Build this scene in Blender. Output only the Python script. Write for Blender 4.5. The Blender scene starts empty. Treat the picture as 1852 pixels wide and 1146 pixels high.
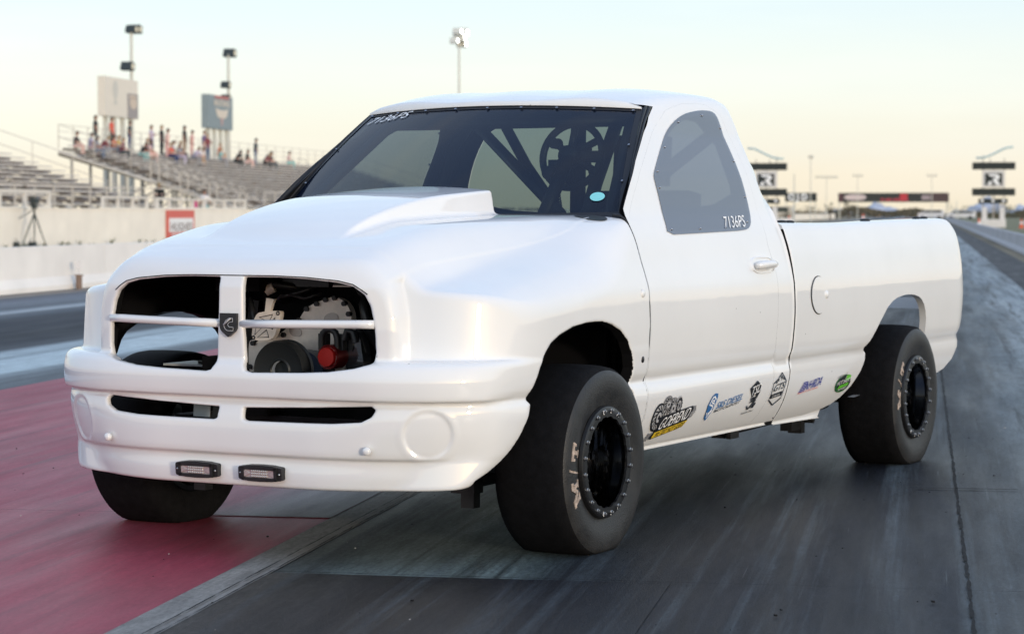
import bpy, math, random
import numpy as np
from mathutils import Vector, Matrix
from mathutils.geometry import delaunay_2d_cdt

R = math.radians
SC = bpy.context.scene
COL = SC.collection
random.seed(7)

# ------------------------------------------------------------------ camera, sky, sun, exposure
TH = R(18.37)                       # heading of the drag strip; the truck itself lies along X
SUN_EL, SUN_AZ = R(5.0), R(241.0)   # azimuth measured from +X towards +Y
cam_d = bpy.data.cameras.new("camera")
cam = bpy.data.objects.new("camera", cam_d)
COL.objects.link(cam)
cam.location = (-7.858, -4.941, 1.266)
yaw, pit = R(28.444), R(-2.536)
fwd = Vector((math.cos(yaw) * math.cos(pit), math.sin(yaw) * math.cos(pit), math.sin(pit)))
cam.rotation_euler = fwd.to_track_quat('-Z', 'Y').to_euler()
cam_d.sensor_width = 36.0
cam_d.lens = 82.56
cam_d.clip_start = 0.1
cam_d.clip_end = 20000
cam_d.dof.use_dof = True
cam_d.dof.focus_distance = 9.2
cam_d.dof.aperture_fstop = 5.0
SC.camera = cam

world = bpy.data.worlds.new("World")
SC.world = world
world.use_nodes = True
wn, wl = world.node_tree.nodes, world.node_tree.links
wn.clear()
w_out = wn.new('ShaderNodeOutputWorld')
sky = wn.new('ShaderNodeTexSky')
sky.sky_type = 'NISHITA'
sky.sun_disc = False
sky.sun_elevation = SUN_EL
sky.sun_rotation = R(90) - SUN_AZ
sky.air_density = 1.0
sky.dust_density = 1.2
sky.ozone_density = 2.0
bg1 = wn.new('ShaderNodeBackground')
bg1.inputs['Strength'].default_value = 0.09
wl.new(sky.outputs[0], bg1.inputs['Color'])
# a thin bright veil of high cloud over the whole dome, cream at the horizon and pale blue overhead
tc = wn.new('ShaderNodeTexCoord')
sep = wn.new('ShaderNodeSeparateXYZ')
wl.new(tc.outputs['Generated'], sep.inputs[0])
veil = wn.new('ShaderNodeValToRGB')
veil.color_ramp.interpolation = 'EASE'
el = veil.color_ramp.elements
el[0].position, el[0].color = 0.0, (0.84, 0.75, 0.59, 1)
el[1].position, el[1].color = 1.0, (0.34, 0.49, 0.82, 1)
for p_, c_ in ((0.012, (0.83, 0.765, 0.645, 1)), (0.030, (0.765, 0.755, 0.715, 1)), (0.058, (0.72, 0.745, 0.765, 1)),
               (0.092, (0.63, 0.705, 0.79, 1)), (0.20, (0.72, 0.81, 0.89, 1)), (0.50, (0.63, 0.75, 0.94, 1))):
    e_ = veil.color_ramp.elements.new(p_)
    e_.color = c_
wl.new(sep.outputs['Z'], veil.inputs[0])
cl = wn.new('ShaderNodeTexNoise')
cl.inputs['Scale'].default_value = 3.0
cl.inputs['Detail'].default_value = 6.0
mp = wn.new('ShaderNodeMapping')
mp.inputs['Scale'].default_value = (1.0, 1.0, 7.0)
wl.new(tc.outputs['Generated'], mp.inputs[0])
wl.new(mp.outputs[0], cl.inputs['Vector'])
clr = wn.new('ShaderNodeMapRange')
clr.inputs[1].default_value, clr.inputs[2].default_value = 0.45, 0.75
clr.inputs[3].default_value, clr.inputs[4].default_value = 0.0, 0.30
wl.new(cl.outputs[0], clr.inputs[0])
cmx = wn.new('ShaderNodeMixRGB')
cmx.inputs[2].default_value = (1, 1, 0.98, 1)
wl.new(clr.outputs[0], cmx.inputs[0])
wl.new(veil.outputs[0], cmx.inputs[1])
bg2 = wn.new('ShaderNodeBackground')
bg2.inputs['Strength'].default_value = 0.84
wl.new(cmx.outputs[0], bg2.inputs['Color'])
wadd = wn.new('ShaderNodeAddShader')
wl.new(bg1.outputs[0], wadd.inputs[0])
wl.new(bg2.outputs[0], wadd.inputs[1])
wl.new(wadd.outputs[0], w_out.inputs[0])

sun_d = bpy.data.lights.new("sun", 'SUN')
sun_d.energy = 1.4
sun_d.angle = R(4)
sun_d.color = (1.0, 0.88, 0.72)
sun = bpy.data.objects.new("sun", sun_d)
COL.objects.link(sun)
sdir = Vector((math.cos(SUN_EL) * math.cos(SUN_AZ), math.cos(SUN_EL) * math.sin(SUN_AZ), math.sin(SUN_EL)))
sun.rotation_euler = (-sdir).to_track_quat('-Z', 'Y').to_euler()
sun.location = (-20, -40, 30)

SC.render.engine = 'CYCLES'
SC.cycles.use_denoising = True
SC.cycles.max_bounces = 8
SC.cycles.transparent_max_bounces = 16
SC.view_settings.view_transform = 'Standard'
SC.view_settings.look = 'None'
SC.view_settings.gamma = 1.0
SC.view_settings.use_curve_mapping = False
SC.view_settings.exposure = 0.25

# ------------------------------------------------------------------ helpers
def tag(o, label=None, cat=None, group=None, kind=None):
    if label: o['label'] = label
    if cat: o['category'] = cat
    if group: o['group'] = group
    if kind: o['kind'] = kind
    return o

def empty(name, loc=(0, 0, 0), rz=0.0, parent=None):
    o = bpy.data.objects.new(name, None)
    COL.objects.link(o)
    o.empty_display_size = 0.2
    o.location = loc
    o.rotation_euler = (0, 0, rz)
    if parent: o.parent = parent
    return o

def mk(name, verts, faces, mat, parent=None, midx=None, smooth=True, nrm=None, loc=None, rz=None):
    me = bpy.data.meshes.new(name)
    v = np.asarray(verts, dtype=np.float64)
    if isinstance(faces, np.ndarray):
        n = faces.shape[1]
        me.vertices.add(len(v)); me.vertices.foreach_set('co', v.ravel())
        me.loops.add(faces.size); me.loops.foreach_set('vertex_index', faces.ravel().astype(np.int32))
        me.polygons.add(len(faces))
        me.polygons.foreach_set('loop_start', np.arange(0, faces.size, n, dtype=np.int32))
        me.polygons.foreach_set('loop_total', np.full(len(faces), n, dtype=np.int32))
        me.update(calc_edges=True)
    else:
        me.from_pydata([tuple(p) for p in v], [], [tuple(int(i) for i in f) for f in faces])
        me.update()
    for m in (mat if isinstance(mat, (list, tuple)) else [mat]):
        me.materials.append(m)
    if midx is not None:
        me.polygons.foreach_set('material_index', np.asarray(midx, dtype=np.int32))
    me.polygons.foreach_set('use_smooth', np.full(len(me.polygons), bool(smooth)))
    if nrm is not None:
        me.normals_split_custom_set_from_vertices([tuple(q) for q in np.asarray(nrm)])
    me.update()
    o = bpy.data.objects.new(name, me)
    COL.objects.link(o)
    if parent: o.parent = parent
    if loc is not None: o.location = loc
    if rz is not None: o.rotation_euler = (0, 0, rz)
    return o

class MB:
    """collects simple solids into one mesh"""
    def __init__(s): s.v, s.f, s.m = [], [], []
    def add(s, vs, fs, mi=0):
        b = len(s.v); s.v += [tuple(p) for p in vs]
        s.f += [tuple(b + i for i in f) for f in fs]; s.m += [mi] * len(fs)
    def box(s, c, d, mi=0, rz=0.0, ry=0.0, rx=0.0, taper=1.0):
        M = Matrix.Rotation(rz, 3, 'Z') @ Matrix.Rotation(ry, 3, 'Y') @ Matrix.Rotation(rx, 3, 'X')
        vs = []
        for k in (-1, 1):
            t = taper if k > 0 else 1.0
            for i, j in ((-1, -1), (1, -1), (1, 1), (-1, 1)):
                vs.append(tuple(Vector(c) + M @ Vector((i * d[0] / 2 * t, j * d[1] / 2 * t, k * d[2] / 2))))
        s.add(vs, [(3, 2, 1, 0), (4, 5, 6, 7), (0, 1, 5, 4), (1, 2, 6, 5), (2, 3, 7, 6), (3, 0, 4, 7)], mi)
    def tube(s, pts, r, n=10, mi=0, cap=True, closed=False):
        pts = [Vector(p) for p in pts]
        rs = r if isinstance(r, (list, tuple)) else [r] * len(pts)
        L = len(pts); rings = []
        up = None
        for i, p in enumerate(pts):
            if closed: d = pts[(i + 1) % L] - pts[i - 1]
            else: d = pts[min(i + 1, L - 1)] - pts[max(i - 1, 0)]
            d.normalize()
            if up is None:
                up = Vector((0, 0, 1)) if abs(d.z) < 0.9 else Vector((1, 0, 0))
            a = d.cross(up); a.normalize(); b = a.cross(d); b.normalize(); up = b
            rings.append([p + (a * math.cos(2 * math.pi * k / n) + b * math.sin(2 * math.pi * k / n)) * rs[i] for k in range(n)])
        vs = [q for rg in rings for q in rg]; fs = []
        for i in range(L if closed else L - 1):
            j = (i + 1) % L
            for k in range(n):
                fs.append((i * n + k, i * n + (k + 1) % n, j * n + (k + 1) % n, j * n + k))
        if cap and not closed:
            fs.append(tuple(range(n))[::-1]); fs.append(tuple((L - 1) * n + k for k in range(n)))
        s.add(vs, fs, mi)
    def cyl(s, p0, p1, r, n=16, mi=0, r1=None):
        s.tube([p0, p1], [r, r if r1 is None else r1], n, mi)
    def lathe(s, prof, axis='Y', c=(0, 0, 0), n=48, mi=0, close=False):
        """prof: list of (axial, radius); revolve about an axis through c"""
        vs = []
        for (a, r) in prof:
            for k in range(n):
                t = 2 * math.pi * k / n
                x, y = r * math.cos(t), r * math.sin(t)
                p = {'Y': (x, a, y), 'X': (a, x, y), 'Z': (x, y, a)}[axis]
                vs.append((p[0] + c[0], p[1] + c[1], p[2] + c[2]))
        fs = []; P = len(prof)
        for i in range(P if close else P - 1):
            j = (i + 1) % P
            for k in range(n):
                fs.append((i * n + k, i * n + (k + 1) % n, j * n + (k + 1) % n, j * n + k))
        s.add(vs, fs, mi)
    def prism(s, poly, y0, y1, mi=0, plane='XZ'):
        n = len(poly)
        def P(a, b, h): return {'XZ': (a, h, b), 'YZ': (h, a, b), 'XY': (a, b, h)}[plane]
        vs = [P(a, b, y0) for a, b in poly] + [P(a, b, y1) for a, b in poly]
        fs = [tuple(range(n))[::-1], tuple(range(n, 2 * n))] + [(i, (i + 1) % n, n + (i + 1) % n, n + i) for i in range(n)]
        s.add(vs, fs, mi)
    def build(s, name, mat, parent=None, smooth=False, auto=None, **kw):
        o = mk(name, s.v, s.f, mat, parent, s.m if isinstance(mat, (list, tuple)) else None, smooth, **kw)
        if auto:
            try:
                bm_angle = R(auto)
                me = o.data
                me.polygons.foreach_set('use_smooth', np.full(len(me.polygons), True))
                me.set_sharp_from_angle(angle=bm_angle)
            except Exception:
                pass
        return o

def isl(o):
    """split a mesh into its separate pieces, each an object of the same name"""
    me = o.data; n = len(me.vertices); par = list(range(n))
    def find(i):
        while par[i] != i:
            par[i] = par[par[i]]; i = par[i]
        return i
    for p_ in me.polygons:
        q = list(p_.vertices); r0 = find(q[0])
        for k in q[1:]: par[find(k)] = r0
    groups = {}
    for p_ in me.polygons: groups.setdefault(find(p_.vertices[0]), []).append(p_)
    if len(groups) < 2: return o
    res = []
    for g in groups.values():
        ids = sorted({i for p_ in g for i in p_.vertices}); mp_ = {i: k for k, i in enumerate(ids)}
        q = mk(o.name.split('.')[0], [tuple(me.vertices[i].co) for i in ids], [tuple(mp_[i] for i in p_.vertices) for p_ in g], list(me.materials), o.parent, [p_.material_index for p_ in g], g[0].use_smooth)
        q.location = o.location; q.rotation_euler = o.rotation_euler; res.append(q)
    bpy.data.objects.remove(o)
    return res

def copy_tree(o, parent=None):
    c = o.copy(); COL.objects.link(c)
    if parent is not None: c.parent = parent
    for ch in list(o.children):
        copy_tree(ch, c)
    return c

# ------------------------------------------------------------------ materials
def mat(name, col=(0.5, 0.5, 0.5), rough=0.5, metal=0.0, coat=0.0, spec=0.5, emit=None):
    m = bpy.data.materials.new(name); m.use_nodes = True
    b = m.node_tree.nodes['Principled BSDF']
    b.inputs['Base Color'].default_value = (*col, 1)
    b.inputs['Roughness'].default_value = rough
    b.inputs['Metallic'].default_value = metal
    b.inputs['Coat Weight'].default_value = coat
    b.inputs['Coat Roughness'].default_value = 0.03
    if coat: b.inputs['Coat IOR'].default_value = 1.75
    b.inputs['Specular IOR Level'].default_value = spec
    if emit:
        b.inputs['Emission Color'].default_value = (*emit[0], 1)
        b.inputs['Emission Strength'].default_value = emit[1]
    return m

def nodes(m): return m.node_tree.nodes, m.node_tree.links, m.node_tree.nodes['Principled BSDF']

def vary(m, scale=8.0, amount=0.25, bump=0.0, bscale=60.0, rvar=0.0):
    """breaks up a flat colour with two scales of noise"""
    n, l, b = nodes(m)
    col = tuple(b.inputs['Base Color'].default_value)
    t = n.new('ShaderNodeTexCoord')
    z = n.new('ShaderNodeTexNoise'); z.inputs['Scale'].default_value = scale; z.inputs['Detail'].default_value = 6
    l.new(t.outputs['Object'], z.inputs['Vector'])
    r = n.new('ShaderNodeMapRange'); r.inputs[1].default_value = 0.3; r.inputs[2].default_value = 0.7
    r.inputs[3].default_value = 1 - amount; r.inputs[4].default_value = 1 + amount
    l.new(z.outputs[0], r.inputs[0])
    x = n.new('ShaderNodeVectorMath'); x.operation = 'SCALE'
    x.inputs[0].default_value = col[:3]
    l.new(r.outputs[0], x.inputs['Scale'])
    l.new(x.outputs[0], b.inputs['Base Color'])
    if rvar:
        q = n.new('ShaderNodeMapRange'); q.inputs[1].default_value = 0.3; q.inputs[2].default_value = 0.7
        ro = b.inputs['Roughness'].default_value
        q.inputs[3].default_value = ro - rvar; q.inputs[4].default_value = ro + rvar
        l.new(z.outputs[0], q.inputs[0]); l.new(q.outputs[0], b.inputs['Roughness'])
    if bump:
        z2 = n.new('ShaderNodeTexNoise'); z2.inputs['Scale'].default_value = bscale; z2.inputs['Detail'].default_value = 4
        l.new(t.outputs['Object'], z2.inputs['Vector'])
        bp = n.new('ShaderNodeBump'); bp.inputs['Strength'].default_value = bump; bp.inputs['Distance'].default_value = 0.01
        l.new(z2.outputs[0], bp.inputs['Height']); l.new(bp.outputs[0], b.inputs['Normal'])
    return m

M = {}
M['paint'] = mat('white_paint', (0.80, 0.80, 0.795), 0.45, coat=1.0, spec=0.08)
def stone_chips(m):
    n, l, b = nodes(m)
    t = n.new('ShaderNodeTexCoord'); v = n.new('ShaderNodeTexVoronoi'); v.inputs['Scale'].default_value = 15.0
    l.new(t.outputs['Object'], v.inputs['Vector'])
    q = n.new('ShaderNodeMath'); q.operation = 'LESS_THAN'; q.inputs[1].default_value = 0.045; l.new(v.outputs['Distance'], q.inputs[0])
    s = n.new('ShaderNodeSeparateColor'); l.new(v.outputs['Color'], s.inputs[0])
    k = n.new('ShaderNodeMath'); k.operation = 'GREATER_THAN'; k.inputs[1].default_value = 0.90; l.new(s.outputs[0], k.inputs[0])
    f = n.new('ShaderNodeMath'); f.operation = 'MULTIPLY'; l.new(q.outputs[0], f.inputs[0]); l.new(k.outputs[0], f.inputs[1])
    z = n.new('ShaderNodeTexNoise'); z.inputs['Scale'].default_value = 2.5; z.inputs['Detail'].default_value = 5; l.new(t.outputs['Object'], z.inputs['Vector'])
    r = n.new('ShaderNodeMapRange'); r.inputs[1].default_value = .3; r.inputs[2].default_value = .7; r.inputs[3].default_value = .765; r.inputs[4].default_value = .80; l.new(z.outputs[0], r.inputs[0])
    cb = n.new('ShaderNodeCombineColor'); [l.new(r.outputs[0], cb.inputs[i]) for i in range(3)]
    x = n.new('ShaderNodeMixRGB'); l.new(f.outputs[0], x.inputs[0]); l.new(cb.outputs[0], x.inputs[1]); x.inputs[2].default_value = (.10, .09, .09, 1)
    l.new(x.outputs[0], b.inputs['Base Color'])
    z2 = n.new('ShaderNodeTexNoise'); z2.inputs['Scale'].default_value = 5.0; z2.inputs['Detail'].default_value = 2; l.new(t.outputs['Object'], z2.inputs['Vector'])
    bp = n.new('ShaderNodeBump'); bp.inputs['Strength'].default_value = .06; bp.inputs['Distance'].default_value = .012; l.new(z2.outputs[0], bp.inputs['Height'])
    l.new(bp.outputs[0], b.inputs['Coat Normal'])
stone_chips(M['paint'])
M['inner'] = mat('black_inner_shell', (0.006, 0.006, 0.007), 0.85, spec=0.15)
M['black'] = vary(mat('satin_black', (0.012, 0.012, 0.013), 0.45), 20, 0.3)
M['gasket'] = mat('black_rubber_gasket', (0.008, 0.008, 0.01), 0.42)
M['seam'] = mat('panel_gap', (0.02, 0.02, 0.022), 0.8, spec=0.2)
M['tyre'] = vary(mat('tyre_rubber', (0.019, 0.019, 0.0195), 0.48, spec=0.45), 14, 0.38, 0.25, 180, 0.08)
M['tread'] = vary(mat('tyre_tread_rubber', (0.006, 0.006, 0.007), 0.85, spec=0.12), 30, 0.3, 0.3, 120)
M['rim'] = mat('gloss_black_rim', (0.10, 0.10, 0.105), 0.13, 1.0, coat=1.0)
M['ring'] = vary(mat('satin_black_ring', (0.008, 0.008, 0.009), 0.38), 30, .2)
M['bolt'] = mat('bright_bolt', (0.42, 0.42, 0.44), 0.28, 1.0)
M['tan_letter'] = vary(mat('tan_lettering', (0.36, 0.285, 0.235), 0.75), 60, 0.5)
M['alu'] = vary(mat('machined_aluminium', (0.86, 0.77, 0.69), 0.38, 0.20), 25, 0.10, rvar=0.08)
M['red'] = mat('red_anodised', (0.50, 0.015, 0.012), 0.3, 0.3)
M['lens'] = mat('light_lens', (0.55, 0.50, 0.49), 0.22, 0.5)
M['white_ink'] = mat('white_vinyl', (0.85, 0.85, 0.85), 0.4)
M['black_ink'] = mat('black_vinyl', (0.012, 0.012, 0.014), 0.35)
M['blue_ink'] = mat('blue_vinyl', (0.035, 0.14, 0.36), 0.35)
M['navy_ink'] = mat('navy_vinyl', (0.03, 0.035, 0.28), 0.35)
M['red_ink'] = mat('red_vinyl', (0.62, 0.06, 0.06), 0.35)
M['pale_red_ink'] = mat('pale_red_vinyl', (0.72, 0.22, 0.20), 0.4)
M['yellow_ink'] = mat('yellow_vinyl', (0.72, 0.50, 0.03), 0.35)
M['green_ink'] = mat('green_vinyl', (0.13, 0.50, 0.04), 0.35)
M['dkgreen_ink'] = mat('dark_green_vinyl', (0.02, 0.12, 0.03), 0.35)
M['grey_ink'] = mat('grey_vinyl', (0.22, 0.22, 0.23), 0.35)
M['ltgrey_ink'] = mat('light_grey_vinyl', (0.45, 0.45, 0.46), 0.35)
M['teal_ink'] = mat('teal_sticker', (0.22, 0.62, 0.66), 0.4)

def glass(name, tint, refl=0.0, rough=0.02, ior=1.45, sky_sheen=None):
    """thin tinted sheet: coloured see-through, Fresnel reflection plus the film's own, a bluish diffuse share painted in as sky reflection"""
    m = bpy.data.materials.new(name); m.use_nodes = True
    n, l = m.node_tree.nodes, m.node_tree.links
    n.clear()
    o = n.new('ShaderNodeOutputMaterial')
    t = n.new('ShaderNodeBsdfTransparent'); t.inputs[0].default_value = (*tint, 1)
    g = n.new('ShaderNodeBsdfGlossy'); g.inputs['Roughness'].default_value = rough
    f = n.new('ShaderNodeFresnel')
    ge = n.new('ShaderNodeNewGeometry'); mr = n.new('ShaderNodeMapRange')      # a thin sheet reflects alike from both faces
    mr.inputs[3].default_value = ior; mr.inputs[4].default_value = 1 / ior
    l.new(ge.outputs['Backfacing'], mr.inputs[0]); l.new(mr.outputs[0], f.inputs['IOR'])
    ad = n.new('ShaderNodeMath'); ad.operation = 'ADD'; ad.use_clamp = True; ad.inputs[1].default_value = refl; l.new(f.outputs[0], ad.inputs[0])
    mx = n.new('ShaderNodeMixShader')
    l.new(ad.outputs[0], mx.inputs[0]); l.new(t.outputs[0], mx.inputs[1]); l.new(g.outputs[0], mx.inputs[2])
    last = mx
    if sky_sheen:
        d = n.new('ShaderNodeBsdfDiffuse'); d.inputs[0].default_value = (*sky_sheen[0], 1)  # diffuse colour standing in for sky mirrored in the pane
        m2 = n.new('ShaderNodeMixShader'); m2.inputs[0].default_value = sky_sheen[1]
        l.new(mx.outputs[0], m2.inputs[1]); l.new(d.outputs[0], m2.inputs[2]); last = m2
    l.new(last.outputs[0], o.inputs[0])
    return m
M['windshield'] = glass('windshield_lexan', (0.31, 0.37, 0.37), .0, ior=1.46, sky_sheen=((0.10, 0.20, 0.48), 0.035))
M['rear_glass'] = glass('rear_lexan', (0.52, 0.60, 0.56), ior=1.4)
M['window'] = glass('tinted_side_lexan', (0.17, 0.18, 0.20), .17, ior=1.5, rough=0.07, sky_sheen=((0.24, 0.30, 0.42), 0.30))
M['window2'] = glass('clear_side_lexan', (0.50, 0.55, 0.55), .05, ior=1.5, rough=0.04, sky_sheen=((0.24, 0.30, 0.42), 0.08))

# ------------------------------------------------------------------ ground and track (track frame: x along the strip, y to its left)
def ground_mat(name, base, streaks, rough=(0.35, 0.6), spots=0.15, xs=0.12, ys=5.0, bump=0.15, blotch=None, bands=None, spec=.28):
    """paving with rubber streaks that run along the strip"""
    m = mat(name, base, 0.5, spec=spec); n, l, b = nodes(m)
    t = n.new('ShaderNodeTexCoord')
    def noise(sx, sy, sc, det=5, rough_=0.6, dist=0.0):
        p = n.new('ShaderNodeMapping'); p.inputs['Scale'].default_value = (sx, sy, 1)
        l.new(t.outputs['Object'], p.inputs[0])
        z = n.new('ShaderNodeTexNoise'); z.inputs['Scale'].default_value = sc; z.inputs['Detail'].default_value = det
        z.inputs['Roughness'].default_value = rough_; z.inputs['Distortion'].default_value = dist
        l.new(p.outputs[0], z.inputs['Vector']); return z.outputs[0]
    def rng(s, a, b_, c, d):
        q = n.new('ShaderNodeMapRange'); q.inputs[1].default_value = a; q.inputs[2].default_value = b_
        q.inputs[3].default_value = c; q.inputs[4].default_value = d; l.new(s, q.inputs[0]); return q.outputs[0]
    def mix(fac, a, c):
        x = n.new('ShaderNodeMixRGB'); l.new(fac, x.inputs[0])
        if isinstance(a, tuple): x.inputs[1].default_value = (*a, 1)
        else: l.new(a, x.inputs[1])
        if isinstance(c, tuple): x.inputs[2].default_value = (*c, 1)
        else: l.new(c, x.inputs[2])
        return x.outputs[0]
    cur = base
    if bands:
        sp = n.new('ShaderNodeSeparateXYZ'); l.new(t.outputs['Object'], sp.inputs[0])
        w = noise(0.03, 1.0, 1.0, 3)
        ad = n.new('ShaderNodeMath'); ad.operation = 'MULTIPLY_ADD'; l.new(w, ad.inputs[0]); amp = bands[3] if len(bands) > 3 else .5; ad.inputs[1].default_value = amp * 2; ad.inputs[2].default_value = -amp
        a2 = n.new('ShaderNodeMath'); a2.operation = 'ADD'; l.new(sp.outputs[1], a2.inputs[0]); l.new(ad.outputs[0], a2.inputs[1])
        lo, hi, stops = bands[:3]
        rp = n.new('ShaderNodeValToRGB'); rp.color_ramp.interpolation = 'EASE'
        l.new(rng(a2.outputs[0], lo, hi, 0, 1), rp.inputs[0])
        e = rp.color_ramp.elements
        e[0].position = (stops[0][0] - lo) / (hi - lo); e[0].color = (*stops[0][1], 1)
        e[1].position = (stops[-1][0] - lo) / (hi - lo); e[1].color = (*stops[-1][1], 1)
        for y, c in stops[1:-1]:
            k = rp.color_ramp.elements.new((y - lo) / (hi - lo)); k.color = (*c, 1)
        cur = rp.outputs[0]
    if blotch:
        cur = mix(rng(noise(0.55, 1.3, 0.9, 5, 0.6, 0.4), blotch[1], blotch[2], 0, 1), cur, blotch[0])
    for (c, lo, hi, amt, sx, sy) in streaks:
        cur = mix(rng(noise(sx, sy, 1.0, 6, 0.65), lo, hi, 0, amt), cur, c)
    fine = noise(26, 60, 1.0, 6, .75)
    gr0 = rng(fine, 0.32, 0.68, 1 - spots * 1.7, 1 + spots * 1.7)
    mott = rng(noise(2.2, 9.0, 1.0, 7, .72, .3), 0.33, 0.67, 1 - spots * 1.4, 1 + spots * 1.4)
    gm = n.new('ShaderNodeMath'); gm.operation = 'MULTIPLY'; l.new(gr0, gm.inputs[0]); l.new(mott, gm.inputs[1]); gr = gm.outputs[0]
    x = n.new('ShaderNodeVectorMath'); x.operation = 'SCALE'
    if isinstance(cur, tuple): x.inputs[0].default_value = cur
    else: l.new(cur, x.inputs[0])
    l.new(gr, x.inputs['Scale'])
    # hair-thin scuffs left by tyres and sweepers
    sc_ = rng(noise(0.9, 75.0, 1.0, 3, .5, .15), 0.70, 0.76, 0, .55)
    xm = n.new('ShaderNodeMixRGB'); l.new(sc_, xm.inputs[0]); l.new(x.outputs[0], xm.inputs[1]); xm.inputs[2].default_value = (*[min(.5, c_ * 2.2 + .06) for c_ in base], 1)
    l.new(xm.outputs[0], b.inputs['Base Color'])
    l.new(rng(noise(0.3, 3.0, 1.2, 5), 0.3, 0.7, rough[0], rough[1]), b.inputs['Roughness'])
    bp = n.new('ShaderNodeBump'); bp.inputs['Strength'].default_value = bump; bp.inputs['Distance'].default_value = 0.006
    l.new(noise(70, 110, 1.0, 5, 0.7), bp.inputs['Height']); l.new(bp.outputs[0], b.inputs['Normal'])
    return m

def sheet(name, x0, x1, y0, y1, z, m, kind='structure', nx=1, ny=1):
    xs, ys = np.linspace(x0, x1, nx + 1), np.linspace(y0, y1, ny + 1)
    v = [(x, y, z) for x in xs for y in ys]
    f = [(i * (ny + 1) + j, (i + 1) * (ny + 1) + j, (i + 1) * (ny + 1) + j + 1, i * (ny + 1) + j + 1) for i in range(nx) for j in range(ny)]
    o = mk(name, v, f, m, smooth=False, rz=TH)
    o['kind'] = kind
    return o

M['desert'] = vary(mat('desert_ground', (0.23, 0.19, 0.13), 0.95, spec=0.2), 0.05, 0.35)
M['apron'] = ground_mat('apron_concrete', (0.24, 0.21, 0.18), [((0.12, 0.10, 0.09), 0.5, 0.7, 0.6, 0.1, 1.5)], (0.6, 0.85))
M['lane'] = ground_mat('rubbered_concrete', (0.028, 0.030, 0.036),
    [((0.007, 0.008, 0.011), 0.47, 0.66, 0.75, 0.07, 1.7), ((0.080, 0.098, 0.108), 0.51, 0.66, 0.75, 0.11, 6.5),
     ((0.13, 0.145, 0.145), 0.64, 0.80, 0.6, 0.45, 26.0), ((0.006, 0.007, 0.009), 0.52, 0.66, 0.75, 0.3, 9.0)], (0.44, 0.64), 0.25, bump=0.45, spec=.14,
    bands=(-3.75, 0.1, [(-3.75, (.28, .31, .32)), (-3.2, (.26, .29, .30)), (-2.85, (.12, .138, .145)), (-2.55, (.045, .052, .058)), (-2.3, (.014, .0165, .0225)), (-1.5, (.010, .0115, .016)), (-1.0, (.020, .024, .028)), (-.66, (.13, .165, .158)), (-.2, (.17, .21, .20)), (.1, (.05, .05, .048))], .16))  # pale band towards the right edge is grazing sky reflection put into the colour
M['start'] = ground_mat('dark_smooth_start_pad', (0.028, 0.030, 0.036),
    [((0.007, 0.008, 0.011), 0.47, 0.66, 0.75, 0.07, 1.7), ((0.060, 0.072, 0.082), 0.52, 0.66, 0.6, 0.11, 6.5), ((.06, .065, .072), .66, .82, .5, .4, 20.)], (0.44, 0.64), 0.22, bump=0.45, spec=.14,
    bands=(-1.4, .1, [(-1.4, (.0130, .0153, .0195)), (-1.0, (.011, .012, .016)), (-.4, (.014, .0135, .016)), (-.14, (.045, .041, .038)), (.1, (.070, .064, .057))], .05))
M['redpaint'] = ground_mat('faded_red_paint', (0.34, 0.048, 0.075),
    [((0.20, 0.055, 0.070), 0.52, 0.78, 0.5, 0.14, 1.6), ((0.42, 0.13, 0.16), 0.50, 0.78, 0.45, 0.3, 4.0),
     ((0.075, 0.04, 0.048), 0.54, 0.74, 0.65, 0.16, 7.0)], (0.46, 0.66), 0.10, blotch=((0.28, 0.055, 0.075), 0.45, 0.72))
M['redgrey'] = ground_mat('rubber_worn_red_edge', (0.080, 0.052, 0.056),
    [((0.12, 0.10, 0.105), 0.50, 0.78, 0.5, 0.2, 4.0), ((0.06, 0.035, 0.04), 0.52, 0.74, 0.5, 0.3, 6.0)], (0.46, 0.66), 0.14,
    bands=(.2, 1.2, [(.2, (.085, .075, .078)), (.5, (.10, .068, .075)), (.85, (.24, .055, .075)), (1.2, (.35, .050, .075))], .08))
M['edge'] = ground_mat('concrete_edge_strip', (0.25, 0.235, 0.215), [((0.11, 0.10, 0.095), 0.45, 0.72, 0.7, 0.3, 6.0)], (0.6, 0.8), 0.2, bump=0.4)
M['farlane'] = ground_mat('far_lane_paving', (0.05, 0.055, 0.062),
    [((0.010, 0.011, 0.015), 0.48, 0.68, 0.55, 0.03, 2.2), ((0.26, 0.29, 0.30), 0.60, 0.80, 0.30, 0.04, 5.0)], (0.60, 0.75), 0.12, spec=.10,
    bands=(4.3, 11.4, [(4.3, (0.16, 0.17, 0.175)), (4.75, (0.16, 0.175, 0.18)), (5.05, (0.48, 0.54, 0.54)), (5.9, (0.46, 0.52, 0.53)), (6.3, (0.08, 0.085, 0.095)),
                       (6.7, (0.026, 0.029, 0.038)), (8.5, (0.034, 0.037, 0.048)), (9.0, (0.12, 0.135, 0.15)), (9.3, (0.50, 0.53, 0.54)), (9.6, (0.16, 0.175, 0.19)), (10.7, (0.17, 0.18, 0.20)), (11.4, (0.07, 0.075, 0.08))], .16))
M['joint'] = vary(mat('dark_joint_filler', (0.008, 0.008, 0.009), 0.8, spec=0.2), 30, 0.4)
M['darkstrip'] = ground_mat('dark_asphalt_shoulder', (0.035, 0.032, 0.034), [((0.06, 0.055, 0.055), 0.5, 0.75, 0.5, 0.1, 2.0)], (0.55, 0.8))

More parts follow.
